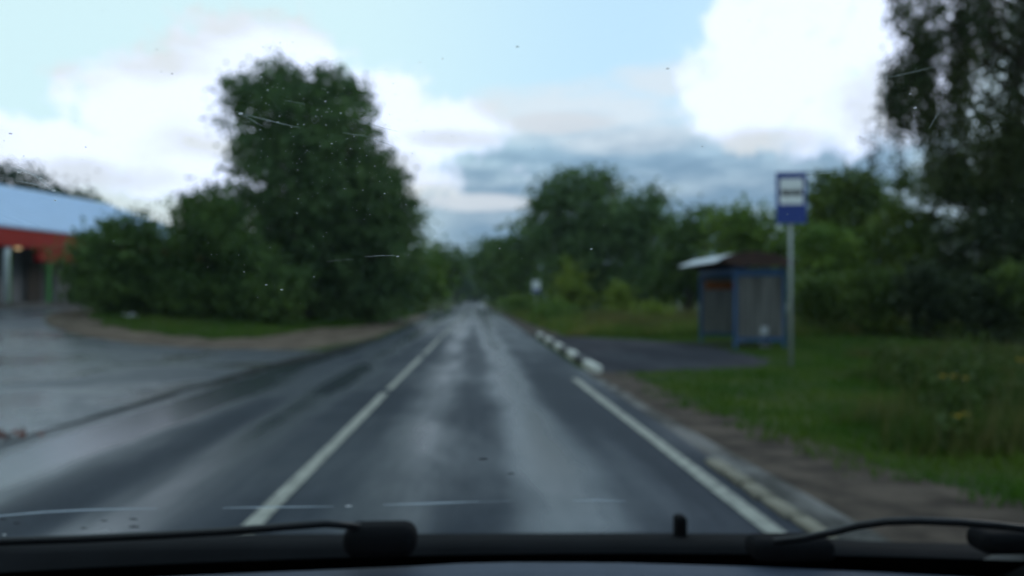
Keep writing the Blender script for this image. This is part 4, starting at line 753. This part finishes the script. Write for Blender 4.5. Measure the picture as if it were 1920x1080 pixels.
# wipers
def wiper(arm_pts, r, cap_c, cap_d, mirror=False):
    w = put('wiper', None, car)
    b = MB(); b.tube(arm_pts, r, 8); put('wiper_arm', b.mesh('wiper_arm', M['arm_metal'], True), w)
    bl = [Vector(p) + Vector((0, -.001, -.0038)) for p in arm_pts]
    b = MB(); b.tube(bl, 0.0022, 6); put('blade', b.mesh('blade', M['rubber'], True), w)
    b = MB(); b.box((0, 0, 0), cap_d); o = put('pivot_cover', b.mesh('pivot_cover', M['rubber']), w, cap_c); bevel(o, min(cap_d) * .42, 4)
    return w
wiper([(-0.5946, 0.9147, 1.1583), (-0.5332, 0.9275, 1.1552), (-0.4512, 0.9399, 1.1533), (-0.3637, 0.9465, 1.1543), (-0.2907, 0.9471, 1.1575), (-0.2408, 0.9440, 1.1614), (-0.2031, 0.9401, 1.1651), (-0.1736, 0.9467, 1.1653), (-0.1504, 0.9987, 1.1470), (-0.1300, 1.0456, 1.1278)], 0.0034, (-0.1174, 1.0200, 1.1229), (0.092, 0.05, 0.040))
wiper([(0.3820, 1.0016, 1.1185), (0.4100, 0.9856, 1.1270), (0.4384, 0.9579, 1.1427), (0.4584, 0.9306, 1.1587), (0.4823, 0.9143, 1.1674), (0.5156, 0.9052, 1.1707), (0.5643, 0.9014, 1.1693), (0.6098, 0.9025, 1.1646), (0.6507, 0.9058, 1.1588), (0.7347, 0.9137, 1.1452)], 0.0032, (0.6897, 1.0000, 1.1158), (0.09, 0.05, 0.028))
b = MB(); b.box((0, 0, 0), (0.11, 0.05, 0.03)); o = put('wiper_linkage', b.mesh('wiper_linkage', M['rubber']), car, (0.4181, 1.0400, 1.0978)); bevel(o, 0.012, 3)
# dashboard
b = MB(); rows = []
dx = [(-0.6819, 1.0814), (-0.5861, 1.0824), (-0.4569, 1.0835), (-0.3261, 1.0846), (-0.1936, 1.0858), (-0.0864, 1.0874), (-0.0188, 1.0900), (0.0492, 1.0906), (0.1796, 1.0889), (0.3537, 1.0844), (0.5306, 1.0788), (0.7250, 1.0735), (0.8419, 1.0695)]
for y, dz in ((1.03, -0.02), (1.02, 0.0), (0.98, 0.0015), (0.9, 0.0), (0.8, -0.01), (0.7, -0.04), (0.62, -0.12), (0.6, -0.3)):
    rows.append([(x * (0.55 + .45 * y) if abs(x) < .5 else x, y - .1 * x * x, z + dz) for x, z in dx])
b.grid(rows); put('dashboard', b.mesh('dashboard', M['dash'], True), car)
# cabin round the glass
for s in (-1, 1):
    b = MB(); b.tube([GP(s * 0.755, -0.05), GP(s * 0.755, 0.5), GP(s * 0.745, 0.98)], 0.045, 8); put('windscreen_pillar', b.mesh('windscreen_pillar', M['trim'], True), car)
top = GP(0, 0.98)
b = MB(); b.box((0, top.y - 1.0, top.z + 0.03), (1.56, 2.0, 0.06)); o = put('roof', b.mesh('roof', M['trim']), car); bevel(o, 0.02)
